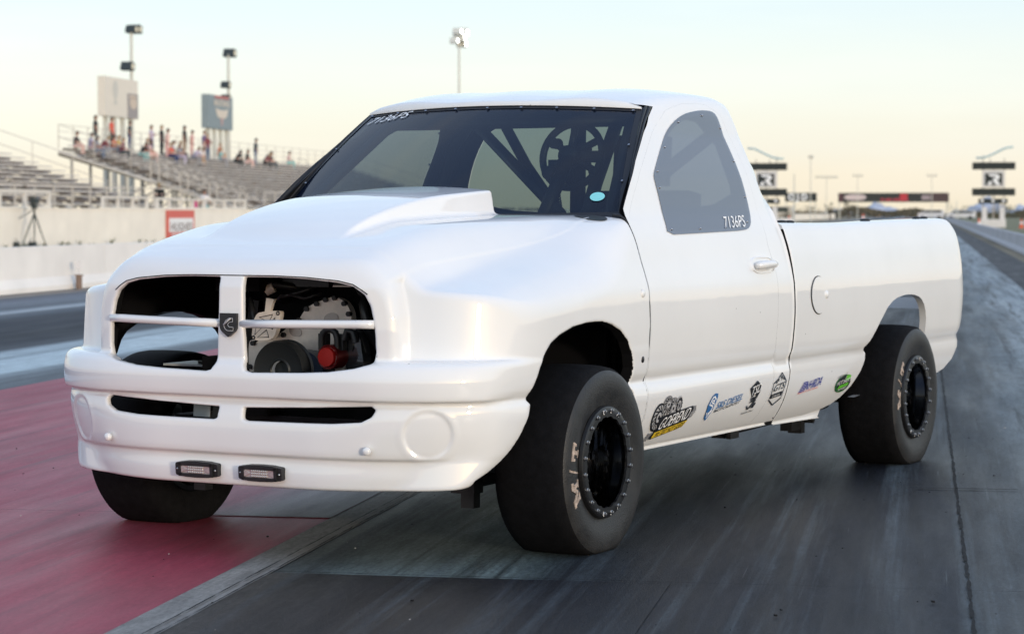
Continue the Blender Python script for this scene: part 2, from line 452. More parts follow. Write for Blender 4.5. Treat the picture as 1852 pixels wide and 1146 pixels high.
sheet('ground', -400, 9000, -4000, 4000, -0.020, M['desert'])
sheet('track_apron', -120, 900, -4.5, 12.2, -0.012, M['apron'])
sheet('right_lane', -120, 700, -3.75, 0.06, 0.0, M['lane'])
sheet('right_shoulder', -120, 700, -4.6, -3.70, -0.004, M['darkstrip'])
sheet('start_pad', -30, -1.07, -1.35, 0.06, 0.003, M['start'])
sheet('red_divider', -120, 500, 0.225, 4.33, 0.0, M['redpaint'])
sheet('red_divider_worn_edge', 0.40, 60, 0.225, 1.15, 0.004, M['redgrey'])
sheet('divider_edge_strip', -120, 500, 0.062, 0.225, 0.002, M['edge'])
sheet('left_lane', -120, 700, 4.335, 11.25, -0.002, M['farlane'])

def crack(name, pts, w, z, seed=1):
    """a narrow ragged joint line lying on the paving, a few millimetres deep in filler"""
    rr = random.Random(seed); v = []; f = []
    P = []
    for (a, b) in zip(pts[:-1], pts[1:]):
        L = math.dist(a, b); k = max(2, int(L / 0.06))
        for i in range(k):
            P.append((a[0] + (b[0] - a[0]) * i / k, a[1] + (b[1] - a[1]) * i / k))
    P.append(pts[-1])
    for i, p in enumerate(P):
        q = P[min(i + 1, len(P) - 1)]; o = P[max(i - 1, 0)]
        dx, dy = q[0] - o[0], q[1] - o[1]; L = math.hypot(dx, dy) or 1
        nx, ny = -dy / L, dx / L
        ww = w * (0.45 + 0.6 * rr.random()) * (0.15 if rr.random() < 0.12 else 1); off = (rr.random() - 0.5) * w * 0.35
        for s in (-1, 1):
            v.append((p[0] + nx * (off + s * ww / 2), p[1] + ny * (off + s * ww / 2), z))
        if i: f.append((2 * i - 2, 2 * i, 2 * i + 1, 2 * i - 1))
    o = mk(name, v, f, M['joint'], smooth=False, rz=TH); o['kind'] = 'structure'
    return o
crack('lane_seam', [(-6, -2.37), (14, -2.30), (60, -2.30)], 0.016, 0.008, 1)
crack('paving_joint', [(-1.065, 0.05), (-1.07, -3.7)], 0.007, 0.008, 2)
crack('paving_joint', [(1.88, -2.16), (1.88, -2.62)], 0.028, 0.008, 3)
crack('paving_joint', [(0.395, 0.07), (0.395, 4.3)], 0.006, 0.009, 4)
crack('edge_joint', [(-8, 0.10), (12, 0.10)], 0.007, 0.008, 5)
crack('edge_joint', [(-8, 0.062), (1.1, 0.060), (20, 0.060)], 0.007, 0.008, 6)

# loose rubber crumbs and grit on the racing surface
rr = random.Random(5); mb = MB()
for i in range(260):
    x, y = rr.uniform(-5, 6), rr.uniform(-3.6, 3.0); s_ = rr.choice((.002, .0025, .003, .004, .006)) * rr.uniform(.7, 1.4)
    mb.box((x, y, .006 + s_ * .3), (s_ * rr.uniform(1, 2.5), s_, s_ * .7), 0 if rr.random() < .8 else 1, rz=rr.uniform(0, 3.1))
o = mb.build('rubber_crumbs', [M['joint'], mat('pale_grit', (.40, .38, .36), .8)], None, rz=TH); tag(o, 'scattered rubber crumbs and pale grit on the track', None, None, 'stuff')

# ------------------------------------------------------------------ truck body maths
W0 = np.array([(.20,.80),(.28,.85),(.311,.882),(.371,.922),(.409,.941),(.461,.959),(.499,.968),(.545,.9755),(.572,.9745),(.586,.968),(.598,.965),(.612,.972),(.63,.981),(.70,.992),(.827,1.0),(.928,.997),(1.003,.988),(1.078,.975),(1.153,.953),(1.216,.925),(1.26,.902),(1.30,.884),(1.35,.862),(1.457,.815),(1.6,.75),(1.7,.70),(1.76,.665),(1.85,.60)])
def pch(x, X, Y):
    X = np.asarray(X, float); Y = np.asarray(Y, float); x = np.clip(np.asarray(x, float), X[0], X[-1])
    h = np.diff(X); d = np.diff(Y) / h
    m = np.zeros_like(Y); m[0] = d[0]; m[-1] = d[-1]
    s = d[:-1] * d[1:] > 0
    w1 = 2 * h[1:] + h[:-1]; w2 = h[1:] + 2 * h[:-1]
    with np.errstate(all='ignore'):
        hm = (w1 + w2) / (w1 / d[:-1] + w2 / d[1:])
    m[1:-1] = np.where(s, hm, 0)
    i = np.clip(np.searchsorted(X, x, side='right') - 1, 0, len(h) - 1)
    t = (x - X[i]) / h[i]
    return Y[i]*(1+2*t)*(1-t)**2 + m[i]*h[i]*t*(1-t)**2 + Y[i+1]*t*t*(3-2*t) + m[i+1]*h[i]*t*t*(t-1)
UK = [-.7, 0, .3, .61, 1.2, 1.93, 2.115, 2.13, 9]
def Wd(u, z):
    """half width of the body side"""
    u = np.asarray(u, float); z = np.asarray(z, float)
    w = pch(z, W0[:, 0], W0[:, 1])
    dl = np.interp(u, UK, [.012, .006, .010, .019, .015, .010, .008, 0, 0])
    du = np.interp(u, UK, [.02, .02, .028, .037, .033, .026, .02, 0, 0])
    k = np.clip((z - .95) / .15, 0, 1); k = k * k * (3 - 2 * k)
    k2 = np.clip((z - .52) / .1, 0, 1); k2 = k2 * k2 * (3 - 2 * k2)
    f = np.clip((z - 1.25) / .2, 0, 1); f = f * f * (3 - 2 * f)
    du = du * (1 - f) + f * (.022 - .012 * np.clip((u - .6) / 1.5, 0, 1)) * np.where(u < 2.12, 1, 0)
    return w - (dl * (1 - k) * (.25 + .75 * k2) + du * k)

def smax(a, b, k):
    h = np.maximum(k - np.abs(a - b), 0) / k
    return np.maximum(a, b) + h * h * k * .25
def smin(a, b, k): return -smax(-a, -b, k)

def poly_sdf(X, Y, P):
    P = np.asarray(P, float); d = np.full(X.shape, 1e9); s = np.zeros(X.shape, bool)
    for (x0, y0), (x1, y1) in zip(P, np.roll(P, -1, 0)):
        ex, ey = x1 - x0, y1 - y0
        wx, wy = X - x0, Y - y0
        t = np.clip((wx * ex + wy * ey) / (ex * ex + ey * ey + 1e-12), 0, 1)
        d = np.minimum(d, (wx - ex * t) ** 2 + (wy - ey * t) ** 2)
        c = ((y0 <= Y) != (y1 <= Y)) & (X < ex * (Y - y0) / (ey if abs(ey) > 1e-12 else 1e-12) + x0)
        s ^= c
    d = np.sqrt(d)
    return np.where(s, -d, d)

def round_poly(P, it=2):
    """corner cutting for an outline read off as straight runs"""
    for _ in range(it):
        Q = []
        for a, b in zip(P, P[1:] + P[:1]):
            Q.append((a[0] * .75 + b[0] * .25, a[1] * .75 + b[1] * .25)); Q.append((a[0] * .25 + b[0] * .75, a[1] * .25 + b[1] * .75))
        P = Q
    return P

def surface_net(D, org, h):
    D = D.astype(np.float32)
    s = D < 0
    c = s[:-1, :-1, :-1].astype(np.int8)
    tot = np.zeros(c.shape, np.int8)
    for i in (0, 1):
        for j in (0, 1):
            for k in (0, 1):
                tot += s[i:s.shape[0]-1+i, j:s.shape[1]-1+j, k:s.shape[2]-1+k]
    act = (tot > 0) & (tot < 8)
    I = np.argwhere(act)
    vid = np.full(act.shape, -1, np.int32); vid[act] = np.arange(len(I))
    pos = np.zeros((len(I), 3)); cnt = np.zeros(len(I))
    cor = [(i, j, k) for i in (0, 1) for j in (0, 1) for k in (0, 1)]
    val = {q: D[I[:, 0]+q[0], I[:, 1]+q[1], I[:, 2]+q[2]] for q in cor}
    for a in cor:
        for ax in range(3):
            if a[ax] == 0:
                b = list(a); b[ax] = 1; b = tuple(b)
                va, vb = val[a], val[b]; x = (va < 0) != (vb < 0)
                t = np.where(x, va / np.where(x, va - vb, 1), 0)
                p = np.array(a, float)[None, :] + np.zeros((len(I), 1)); p[:, ax] += t
                pos[x] += p[x]; cnt += x
    pos = I + pos / cnt[:, None]
    F = []
    for ax in range(3):
        o1, o2 = (ax + 1) % 3, (ax + 2) % 3
        sl0 = [slice(None)] * 3; sl1 = [slice(None)] * 3
        sl0[ax] = slice(0, -1); sl1[ax] = slice(1, None)
        a, b = s[tuple(sl0)], s[tuple(sl1)]
        E = np.argwhere(a != b)
        ok = (E[:, o1] > 0) & (E[:, o2] > 0) & (E[:, o1] < act.shape[o1]) & (E[:, o2] < act.shape[o2])
        E = E[ok]
        ins = a[E[:, 0], E[:, 1], E[:, 2]]
        def cell(d1, d2):
            c_ = E.copy(); c_[:, o1] -= d1; c_[:, o2] -= d2
            return vid[c_[:, 0], c_[:, 1], c_[:, 2]]
        q = np.stack([cell(1, 1), cell(0, 1), cell(0, 0), cell(1, 0)], 1)
        q[~ins] = q[~ins][:, ::-1]
        F.append(q)
    F = np.concatenate(F); F = F[(F >= 0).all(1)]
    return pos, F

def tri_sample(A, p):
    sh = np.array(A.shape) - 2
    i = np.clip(np.floor(p).astype(int), 0, sh); t = p - i; r = 0
    for a in (0, 1):
        for b in (0, 1):
            for c in (0, 1):
                w = (t[:, 0] if a else 1-t[:, 0]) * (t[:, 1] if b else 1-t[:, 1]) * (t[:, 2] if c else 1-t[:, 2])
                r = r + w * A[i[:, 0]+a, i[:, 1]+b, i[:, 2]+c]
    return r

def orient(V, F, Nn):
    """turn faces so their winding agrees with the given vertex normals"""
    a = V[F[:, 1]] - V[F[:, 0]]; b = V[F[:, 2]] - V[F[:, 0]]
    fn = np.cross(a, b); m = (fn * Nn[F].mean(1)).sum(1) < 0
    F = F.copy(); F[m] = F[m][:, ::-1]
    return F

truck = empty('pickup_truck', (0, 0, 0))
tag(truck, 'white drag racing pickup truck with hood scoop, open grille and wide black slick tyres', 'pickup truck')

# ------------------------------------------------------------------ front clip: hood, scoop, fenders, grille shell and bumper in one moulded piece
H = 0.0060
ug = np.arange(-0.985, 0.632, H); ag = (np.arange(0, int(1.04 / H)) + .5) * H; zg = np.arange(0.245, 1.405, H)
A_T = [0, .3, .45, .52, .58, .64, .70, .76, .82, .88, .94, 1.1]
T_T = [(-1.0, [.98, .975, .96, .94, .90, .86, .84, .83, .83, .82, .81, .79]),
       (-.91, [1.042, 1.040, 1.030, 1.010, .970, .92, .89, .885, .88, .87, .86, .84]),
       (-.85, [1.083, 1.081, 1.076, 1.062, 1.025, .965, .945, .937, .93, .92, .91, .88]),
       (-.78, [1.119, 1.117, 1.112, 1.100, 1.066, 1.008, .972, .962, .953, .942, .925, .89]),
       (-.70, [1.148, 1.146, 1.141, 1.130, 1.098, 1.038, .992, .980, .970, .958, .94, .90]),
       (-.60, [1.173, 1.171, 1.167, 1.158, 1.128, 1.068, 1.012, .998, .987, .972, .95, .91]),
       (-.50, [1.192, 1.190, 1.187, 1.180, 1.152, 1.090, 1.028, 1.012, 1.000, .985, .96, .92]),
       (-.28, [1.229, 1.228, 1.225, 1.218, 1.190, 1.130, 1.072, 1.052, 1.037, 1.018, .99, .94]),
       (0.0, [1.244, 1.243, 1.241, 1.237, 1.220, 1.176, 1.122, 1.098, 1.078, 1.054, 1.02, .96]),
       (.25, [1.252, 1.251, 1.250, 1.248, 1.241, 1.218, 1.180, 1.155, 1.130, 1.098, 1.06, .99]),
       (.45, [1.256, 1.256, 1.255, 1.254, 1.252, 1.248, 1.240, 1.229, 1.210, 1.175, 1.12, 1.03]),
       (.64, [1.258, 1.258, 1.258, 1.257, 1.257, 1.257, 1.257, 1.257, 1.256, 1.250, 1.20, 1.09])]
TU = [r[0] for r in T_T]; TV = np.array([r[1] for r in T_T])
Tu = np.stack([pch(ug, TU, TV[:, k]) for k in range(len(A_T))], 1)
Tg = np.stack([pch(ag, A_T, Tu[i]) for i in range(len(ug))], 0)                  # hood and fender top  (u, a)
# the piecewise table is softened so that highlights run without kinks
def blur2(G, n=3, it=3):
    for _ in range(it):
        P_ = np.pad(G, ((n, n), (n, n)), mode='edge'); c_ = np.cumsum(np.cumsum(np.pad(P_, ((1, 0), (1, 0))), 0), 1); k = 2 * n + 1
        G = (c_[k:, k:] - c_[:-k, k:] - c_[k:, :-k] + c_[:-k, :-k]) / (k * k)
    return G
def blur1(G, n=3, it=2):
    for _ in range(it):
        P_ = np.pad(G, ((n, n), (0, 0)), mode='edge'); c_ = np.cumsum(np.pad(P_, ((1, 0), (0, 0))), 0); G = (c_[2 * n + 1:] - c_[:-2 * n - 1]) / (2 * n + 1)
    return G
Tg = np.stack([np.concatenate([Tg[i, ::-1], Tg[i]]) for i in range(len(ug))])    # mirror so the centreline stays smooth
Tg = blur2(Tg, 3, 2)[:, len(ag):]
gu, ga = np.gradient(Tg, H)
nT = 1 / np.sqrt(1 + gu ** 2 + ga ** 2)
Z = zg[None, None, :]; A = ag[None, :, None]; U = ug[:, None, None]
top = ((Z - Tg[:, :, None]) * nT[:, :, None]).astype(np.float32)
UZu, UZz = np.meshgrid(ug, zg, indexing='ij')
Wg = Wd(UZu, UZz)
wz = np.gradient(Wg, H, axis=1)
side = ((A - Wg[:, None, :]) / np.sqrt(1 + wz ** 2)[:, None, :]).astype(np.float32)

AZa, AZz = np.meshgrid(ag, zg, indexing='ij')
def front(tab_a, off):                    # a face looking forward: u >= F(a, z)
    F_ = pch(AZa, [t[0] for t in tab_a], [t[1] for t in tab_a]) + off
    F_ = np.concatenate([F_[::-1], F_]); F_ = blur1(F_, 3, 2)[len(ag):]
    fa, fz = np.gradient(F_, H)
    return ((F_[None] - U) / np.sqrt(1 + fa ** 2 + fz ** 2)[None]).astype(np.float32)
f_head = front([(0, -.76), (.5, -.752), (.64, -.735), (.75, -.705), (.83, -.662), (.88, -.62), (.92, -.572), (.95, -.515), (.98, -.43), (1.0, -.33), (1.06, .1)],
               (AZz - .74) * .10)
ksh = np.interp(ug, [-.2, .25, .62], [.085, .07, .020])[:, None, None].astype(np.float32)
fender = smax(smax(top, side, ksh), f_head, .024)
g_off = np.interp(AZz, [.6, .70, .85, 1.0, 1.1], [.012, .004, 0, .004, .03])
f_gr = front([(0, -.880), (.07, -.879), (.3, -.868), (.45, -.852), (.58, -.828), (.66, -.805), (.75, -.75), (1.1, -.4)], g_off)
ash = np.interp(zg, [.60, .70, .80, .90, .97, 1.02, 1.08, 1.2], [.66, .662, .660, .655, .640, .625, .64, .75])
hood = smax(smax(top, (A - ash[None, None, :]).astype(np.float32), .016), f_gr, .034)
hood = smax(hood, (.64 - Z).astype(np.float32), .05)
body = smin(fender, hood, .010)
# bumper: rolled upper band, recessed crease, lower air dam
Fc = pch(AZz, [.24, .27, .29, .33, .375, .387, .398, .43, .48, .53, .570, .590, .599, .6045, .625, .67, .705, .735, .76],
         [.05, .035, .025, .020, .024, .024, .004, -.002, -.004, 0, .012, .024, .022, -.010, -.017, -.020, -.012, .005, .03])
tab = [(0, -.886), (.30, -.884), (.45, -.876), (.57, -.862), (.68, -.833), (.78, -.79), (.86, -.733), (.91, -.683), (.945, -.63), (.968, -.575), (.985, -.50), (1.0, -.40), (1.06, .1)]
low = np.clip((.60 - AZz) / .3, 0, 1) * .09 * np.clip((AZa - .35) / .5, 0, 1) ** 1.5
f_bu = front(tab, Fc + low)
bump = smax(smax(f_bu, side, .03), (Z - .742 - .0 * A).astype(np.float32), .026)
body = smin(body, bump, .010)
del fender, hood, bump, f_head, f_gr, f_bu
# cowl scoop
Zs = pch(ug, [-1, -.78, -.70, -.64, -.53, -.42, -.30, -.13, .03, .29, .5, .7], [1.00, 1.06, 1.115, 1.160, 1.222, 1.260, 1.290, 1.322, 1.343, 1.363, 1.375, 1.38])
as_ = np.interp(ug, [-1, -.7, 0, .5], [.295, .295, .315, .330])
zc = Zs[:, None] - .018 * (ag[None, :] / .33) ** 2
sc = (Z - zc[:, :, None]) * .93
wall = (A - as_[:, None, None] - np.clip(zc[:, :, None] - Z, 0, .2) * .16) * .98
scoop = smax(smax(sc, wall, .012), (U - .485), .010)
scoop = smax(smax(scoop, -.76 - U, .05), .98 - Z, .05).astype(np.float32)
body = smin(body, scoop, .022)
del sc, wall, scoop
# hollow it out, then cut wheel arches, grille mouths and the lower edge
outer = body.copy()
gx = np.gradient(body, H)
gm = np.sqrt(gx[0] ** 2 + gx[1] ** 2 + gx[2] ** 2); del gx
body = body / np.maximum(gm, .5); del gm
rfog = None
nfx, nfa = -.84, .54
CF = (-.80, .785, .486)
rel_a = (A - CF[1]) * (-nfx) + (U - CF[0]) * nfa
rr_ = np.sqrt(rel_a ** 2 + (Z - CF[2]) ** 2) + np.where((U > -.4), 1, 0)
S_ = np.clip((.092 - rr_) / .014, 0, 1); S_ = S_ * S_ * (3 - 2 * S_)
L_ = np.clip(1 - np.abs(rr_ - .100) / .020, 0, 1); L_ = L_ * L_ * (3 - 2 * L_)
body = body + (.006 * S_ - .0012 * L_).astype(np.float32)
del S_, L_, rr_, rel_a
ARCH_F = [(-.66, .10), (-.635, .318), (-.585, .340), (-.53, .378), (-.485, .418), (-.445, .465), (-.405, .53), (-.382, .578), (-.398, .592), (-.392, .612), (-.365, .648), (-.335, .705), (-.30, .758), (-.262, .790), (-.195, .817), (-.085, .843), (.02, .853), (.10, .854), (.167, .851), (.246, .838), (.329, .811), (.40, .766), (.445, .715), (.469, .66), (.470, .60), (.461, .582), (.480, .560), (.497, .48), (.510, .34), (.51, .10)]
arch = poly_sdf(UZu, UZz, ARCH_F).astype(np.float32)
archv = np.maximum(arch[:, None, :], (.45 - A).astype(np.float32))
GRILLE = [(.056, 1.030), (.18, 1.031), (.31, 1.026), (.44, 1.014), (.50, 1.000), (.54, .972), (.560, .935), (.572, .885), (.578, .83), (.580, .772), (.572, .738), (.52, .722), (.42, .708), (.30, .702), (.10, .697), (.078, .702), (.066, .722), (.058, .88)]
gp = poly_sdf(AZa, AZz, GRILLE) - .004
LOWER = [(.056, .560), (.060, .525), (.075, .520), (.30, .5215), (.43, .523), (.54, .531), (.578, .550), (.588, .570), (.572, .580), (.34, .570)]
lp = poly_sdf(AZa, AZz, LOWER) - .003
op = np.minimum(gp, lp).astype(np.float32)
opv = np.maximum(op[None], (U + .42).astype(np.float32))
shell = np.maximum(body, -(body + .026))
shell = smax(shell, -opv, .008)
shell = smax(shell, -archv, .008)
zbot = np.interp(ug, [-1, -.9, -.60, -.55, .45, .62], [.272, .272, .295, .30, .318, .318])
shell = smax(shell, (zbot[:, None, None] - Z + 0 * A).astype(np.float32), .012)
shell = np.maximum(shell, (U - .6085).astype(np.float32))
del archv, opv, top, side
full = np.concatenate([shell[:, ::-1], shell], 1); del shell
ob = np.concatenate([body[:, ::-1], body], 1); del body, outer
p, F = surface_net(full, None, H)
G3 = [g.astype(np.float32) for g in np.gradient(full)]
for _ in range(3):
    d = tri_sample(full, p); g = np.stack([tri_sample(G3[k], p) for k in range(3)], 1)
    st = d[:, None] * g / np.maximum((g * g).sum(1), 1e-8)[:, None]
    p = p - np.clip(st, -.5, .5) * .8
g = np.stack([tri_sample(G3[k], p) for k in range(3)], 1)
Nn = g / np.maximum(np.linalg.norm(g, axis=1), 1e-9)[:, None]
od = tri_sample(ob, p)
V = np.stack([ug[0] + p[:, 0] * H, -ag[-1] + p[:, 1] * H, zg[0] + p[:, 2] * H], 1)
F = orient(V, F, Nn)
cc_ = V[F].mean(1); ad_ = poly_sdf(cc_[:, 0], cc_[:, 2], ARCH_F)
inner = (od[F].mean(1) < -.0215) | ((od[F].mean(1) < -.0045) & (np.abs(ad_) < .009) & (np.abs(cc_[:, 1]) > .5))
front_clip = mk('front_clip', V, F, [M['paint'], M['inner']], truck, inner.astype(np.int32), True, Nn)
del full, ob, G3

# thin shadow gap between the hood lip and the grille surround, and clean black returns round the front arches
def on_front(y, z):
    hit, loc, nn, ix = front_clip.ray_cast(Vector((-1.6, y, z)), Vector((1, 0, 0)))
    return loc if hit else None
gp_ = MB(); pts_ = []
for y in np.linspace(-.555, .555, 60):
    z = float(np.interp(abs(y), [0, .18, .31, .44, .50, .54, .56], [1.0405, 1.0405, 1.0365, 1.0255, 1.013, .990, .975]))
    q = on_front(y, z)
    if q is not None: pts_.append((q.x - .0002, y, z))
gp_.tube(pts_, .0021, 6)
gp_.build('hood_gap', M['seam'], truck, True)
for s_ in (-1, 1):
    rl_ = MB(); ar = [q for q in ARCH_F[1:-1]]; cxa, cza = -.02, .45
    us = np.array([q[0] for q in ar]); zs = np.array([q[1] for q in ar])
    us2 = us - np.sign(us - cxa) * .0022; zs2 = zs - .0016
    w_ = Wd(us, zs); n_ = len(ar)
    rl_.add([(us2[i], s_ * (w_[i] - .0015), zs2[i]) for i in range(n_)] + [(us2[i], s_ * (w_[i] - .045), zs2[i]) for i in range(n_)], [(i, i + 1, n_ + i + 1, n_ + i) for i in range(10, n_ - 1)])
    rl_.build('arch_liner', M['inner'], truck, False)

# ------------------------------------------------------------------ trimmed patches for cab, doors and bed
def pip(P, X, Y):
    P = np.asarray(P); s = np.zeros(X.shape, bool)
    for (x0, y0), (x1, y1) in zip(P, np.roll(P, -1, 0)):
        c = ((y0 <= Y) != (y1 <= Y)) & (X < (x1 - x0) * (Y - y0) / ((y1 - y0) if abs(y1 - y0) > 1e-12 else 1e-12) + x0)
        s ^= c
    return s

def resample(P, d):
    Q = []
    for a, b in zip(P, list(P[1:]) + [P[0]]):
        n = max(1, int(round(math.dist(a, b) / d)))
        for i in range(n):
            Q.append((a[0] + (b[0] - a[0]) * i / n, a[1] + (b[1] - a[1]) * i / n))
    return Q

def patch(S, outline, holes=(), d=0.03, off=0.0):
    """S(p, q) -> xyz arrays; returns verts, triangles, normals of the trimmed surface"""
    loops = [resample(outline, d)] + [resample(h, d) for h in holes]
    pts, edges = [], []
    for lp_ in loops:
        b = len(pts); pts += lp_; n = len(lp_)
        edges += [(b + i, b + (i + 1) % n) for i in range(n)]
    bp_ = np.array(pts)
    lo, hi = bp_[:len(loops[0])].min(0), bp_[:len(loops[0])].max(0)
    gx_, gy_ = np.meshgrid(np.arange(lo[0] + d / 2, hi[0], d), np.arange(lo[1] + d / 2, hi[1], d))
    gx_, gy_ = gx_.ravel(), gy_.ravel()
    k = pip(loops[0], gx_, gy_)
    for h in loops[1:]: k &= ~pip(h, gx_, gy_)
    gx_, gy_ = gx_[k], gy_[k]
    if len(gx_):
        dm = np.full(len(gx_), 1e9)
        for q in bp_: dm = np.minimum(dm, (gx_ - q[0]) ** 2 + (gy_ - q[1]) ** 2)
        k = dm > (d * .45) ** 2; gx_, gy_ = gx_[k], gy_[k]
    allp = [Vector(q) for q in pts] + [Vector((a, b)) for a, b in zip(gx_, gy_)]
    r = delaunay_2d_cdt(allp, edges, [], 0, 1e-6)
    P2 = np.array([(v.x, v.y) for v in r[0]]); T = np.array([f for f in r[2] if len(f) == 3])
    c = P2[T].mean(1)
    k = pip(loops[0], c[:, 0], c[:, 1])
    for h in loops[1:]: k &= ~pip(h, c[:, 0], c[:, 1])
    T = T[k]
    used = np.unique(T); mp_ = np.full(len(P2), -1); mp_[used] = np.arange(len(used)); T = mp_[T]; P2 = P2[used]
    X = S(P2[:, 0], P2[:, 1]); e = 2e-3
    a = S(P2[:, 0] + e, P2[:, 1]) - S(P2[:, 0] - e, P2[:, 1]); b = S(P2[:, 0], P2[:, 1] + e) - S(P2[:, 0], P2[:, 1] - e)
    Nn = np.cross(a, b); Nn /= np.maximum(np.linalg.norm(Nn, axis=1), 1e-12)[:, None]
    return X + Nn * off, T, Nn

def mirror_y(V, N):
    return V * np.array([1, -1, 1]), N * np.array([1, -1, 1])

def put(name, Vs, m, parent, both=False):
    """one mesh from a patch; both=True adds its mirror image as a second object"""
    V, T, N = Vs
    o = mk(name, V, orient(V, T, N), m, parent, None, True, N)
    if both:
        V2, N2 = mirror_y(V, N); mk(name, V2, orient(V2, T, N2), m, parent, None, True, N2)
    return o

def flip(Vs): return (*mirror_y(Vs[0], Vs[2])[:1], Vs[1], mirror_y(Vs[0], Vs[2])[1])

# cab cross sections: parameter s equals height up to 1.60 and then runs over the roof to the centreline at s = 2.50
ZE_U, ZE_Z = [1.0, 1.16, 1.22, 1.30, 1.40, 1.55, 1.75, 1.95, 2.05, 2.13, 2.2], [1.68, 1.716, 1.728, 1.744, 1.757, 1.772, 1.780, 1.778, 1.765, 1.735, 1.70]
ZC_U, ZC_Z = [.95, 1.04, 1.08, 1.15, 1.25, 1.40, 1.60, 1.80, 2.00, 2.08, 2.13, 2.2], [1.69, 1.742, 1.754, 1.772, 1.790, 1.808, 1.818, 1.816, 1.802, 1.785, 1.75, 1.70]
SK = np.array([1.45, 1.60, 1.675, 1.75, 1.83, 2.00, 2.23, 2.50, 2.76])
def catmull(t, K, P):
    i = np.clip(np.searchsorted(K, t, side='right') - 1, 1, len(K) - 3)
    k0, k1, k2, k3 = K[i - 1], K[i], K[i + 1], K[i + 2]
    x = np.clip((t - k1) / (k2 - k1), -.2, 1.2)
    idx = np.arange(P.shape[1])
    p0, p1, p2, p3 = P[i - 1, idx], P[i, idx], P[i + 1, idx], P[i + 2, idx]
    m1 = (p2 - p0) / (k2 - k0) * (k2 - k1); m2 = (p3 - p1) / (k3 - k1) * (k2 - k1)
    return p1*(1+2*x)*(1-x)**2 + m1*x*(1-x)**2 + p2*x*x*(3-2*x) + m2*x*x*(x-1)
def cab_S(u, s, sign=-1, inset=0.0):
    u = np.asarray(u, float); s = np.asarray(s, float)
    ze = pch(u, ZE_U, ZE_Z); zc_ = pch(u, ZC_U, ZC_Z); dz = zc_ - ze
    one = np.ones_like(u)
    e = np.clip((u - 2.055) / .085, 0, .995); rd = .055 * (1 - np.sqrt(1 - e * e)) * np.clip((s - 1.22) / .12, .04, 1)
    Pa = np.stack([Wd(u, 1.45 * one), Wd(u, 1.60 * one), .704 * one, .664 * one, .59 * one, .43 * one, .22 * one, 0 * one, -.22 * one])
    Pz = np.stack([1.45 * one, 1.60 * one, ze - .062, ze - .002, ze + .012 + .22 * dz, ze + .012 + .66 * dz, zc_ - .006, zc_, zc_ - .006])
    t = np.clip(s, 1.60, 2.6)
    a_hi, z_hi = catmull(t, SK, Pa), catmull(t, SK, Pz)
    w = np.clip((s - 1.50) / .10, 0, 1); w = w * w * (3 - 2 * w)
    lo_s = np.minimum(s, 1.62)
    a = np.where(s > 1.60, a_hi, Wd(u, lo_s)); z = np.where(s > 1.60, z_hi, lo_s)
    a = a - rd * np.where(s < 1.9, 1, np.clip((2.3 - s) / .4, 0, 1))
    return np.stack([u, sign * a, z], -1)
def s_of(u, z):
    """section parameter that lies at height z"""
    if z <= 1.60: return z
    ss = np.linspace(1.60, 1.86, 131); zz = cab_S(np.full(131, u), ss)[:, 2]
    return float(np.interp(z, np.maximum.accumulate(zz) + np.arange(131) * 1e-7, ss))
def uz(P): return [(u, s_of(u, z)) for u, z in P]
S_drv = lambda u, s: cab_S(u, s, -1)

def hdr(a): return 1.075 + .110 * (a / .675) ** 2
hs = []
for s_ in np.linspace(1.768, 2.50, 16):
    a_ = float(abs(cab_S(np.array([1.12]), np.array([s_]))[0, 1])); hs.append((hdr(a_) - .012, float(s_)))
CABREAR = [(2.121, .318), (2.121, .58), (2.121, 1.0), (2.121, 1.218), (2.133, 1.30), (2.138, 1.45), (2.135, 1.60), (2.13, 1.70), (2.13, 1.80), (2.13, 2.1), (2.13, 2.50)]
APIL_Z = [(.617, 1.282), (.75, 1.385), (.883, 1.482), (1.075, 1.603), (1.19, 1.672), (1.268, 1.718)]
APIL = uz(APIL_Z)
CABREAR = [(u, s_of(u, z)) if z < 1.72 else (u, z) for u, z in CABREAR]
cab_out = [(.6105, .322)] + CABREAR + hs[::-1] + APIL[::-1] + [(.6105, 1.255)]
DOOR = [(.622, .3265), (1.2, .3265), (1.84, .3265), (1.88, .365), (1.933, .474), (1.937, .536), (1.938, .597), (1.932, .735), (1.940, .883), (1.946, 1.007), (1.945, 1.056), (1.936, 1.118), (1.965, 1.22), (1.985, 1.35), (1.99, 1.48), (1.975, 1.60), (1.93, 1.70), (1.80, 1.748), (1.55, 1.742), (1.36, 1.706), (1.20, 1.628), (1.03, 1.528), (.88, 1.435), (.74, 1.33), (.655, 1.262), (.616, 1.20), (.613, .9), (.616, .70), (.622, .59), (.617, .5)]
DOOR = uz(DOOR)
def inset_poly(P, d):
    n = len(P); Q = []
    ar = sum(P[i][0] * P[(i + 1) % n][1] - P[(i + 1) % n][0] * P[i][1] for i in range(n))
    sg = 1 if ar > 0 else -1
    for i in range(n):
        a, b, c = P[i - 1], P[i], P[(i + 1) % n]
        n1 = Vector((-(b[1] - a[1]), b[0] - a[0])).normalized() * sg; n2 = Vector((-(c[1] - b[1]), c[0] - b[0])).normalized() * sg
        m = n1 + n2; m = m / max(m.length_squared, .5) * 2 / 2
        Q.append((b[0] + m[0] * d, b[1] + m[1] * d))
    return Q
def door_gap(P, g0, g1):
    """gap is wide in the lower door and hair-thin round the window frame"""
    A_, B_ = inset_poly(P, g0), inset_poly(P, g1)
    return [a if p_[1] < 1.15 else b for a, b, p_ in zip(A_, B_, P)]
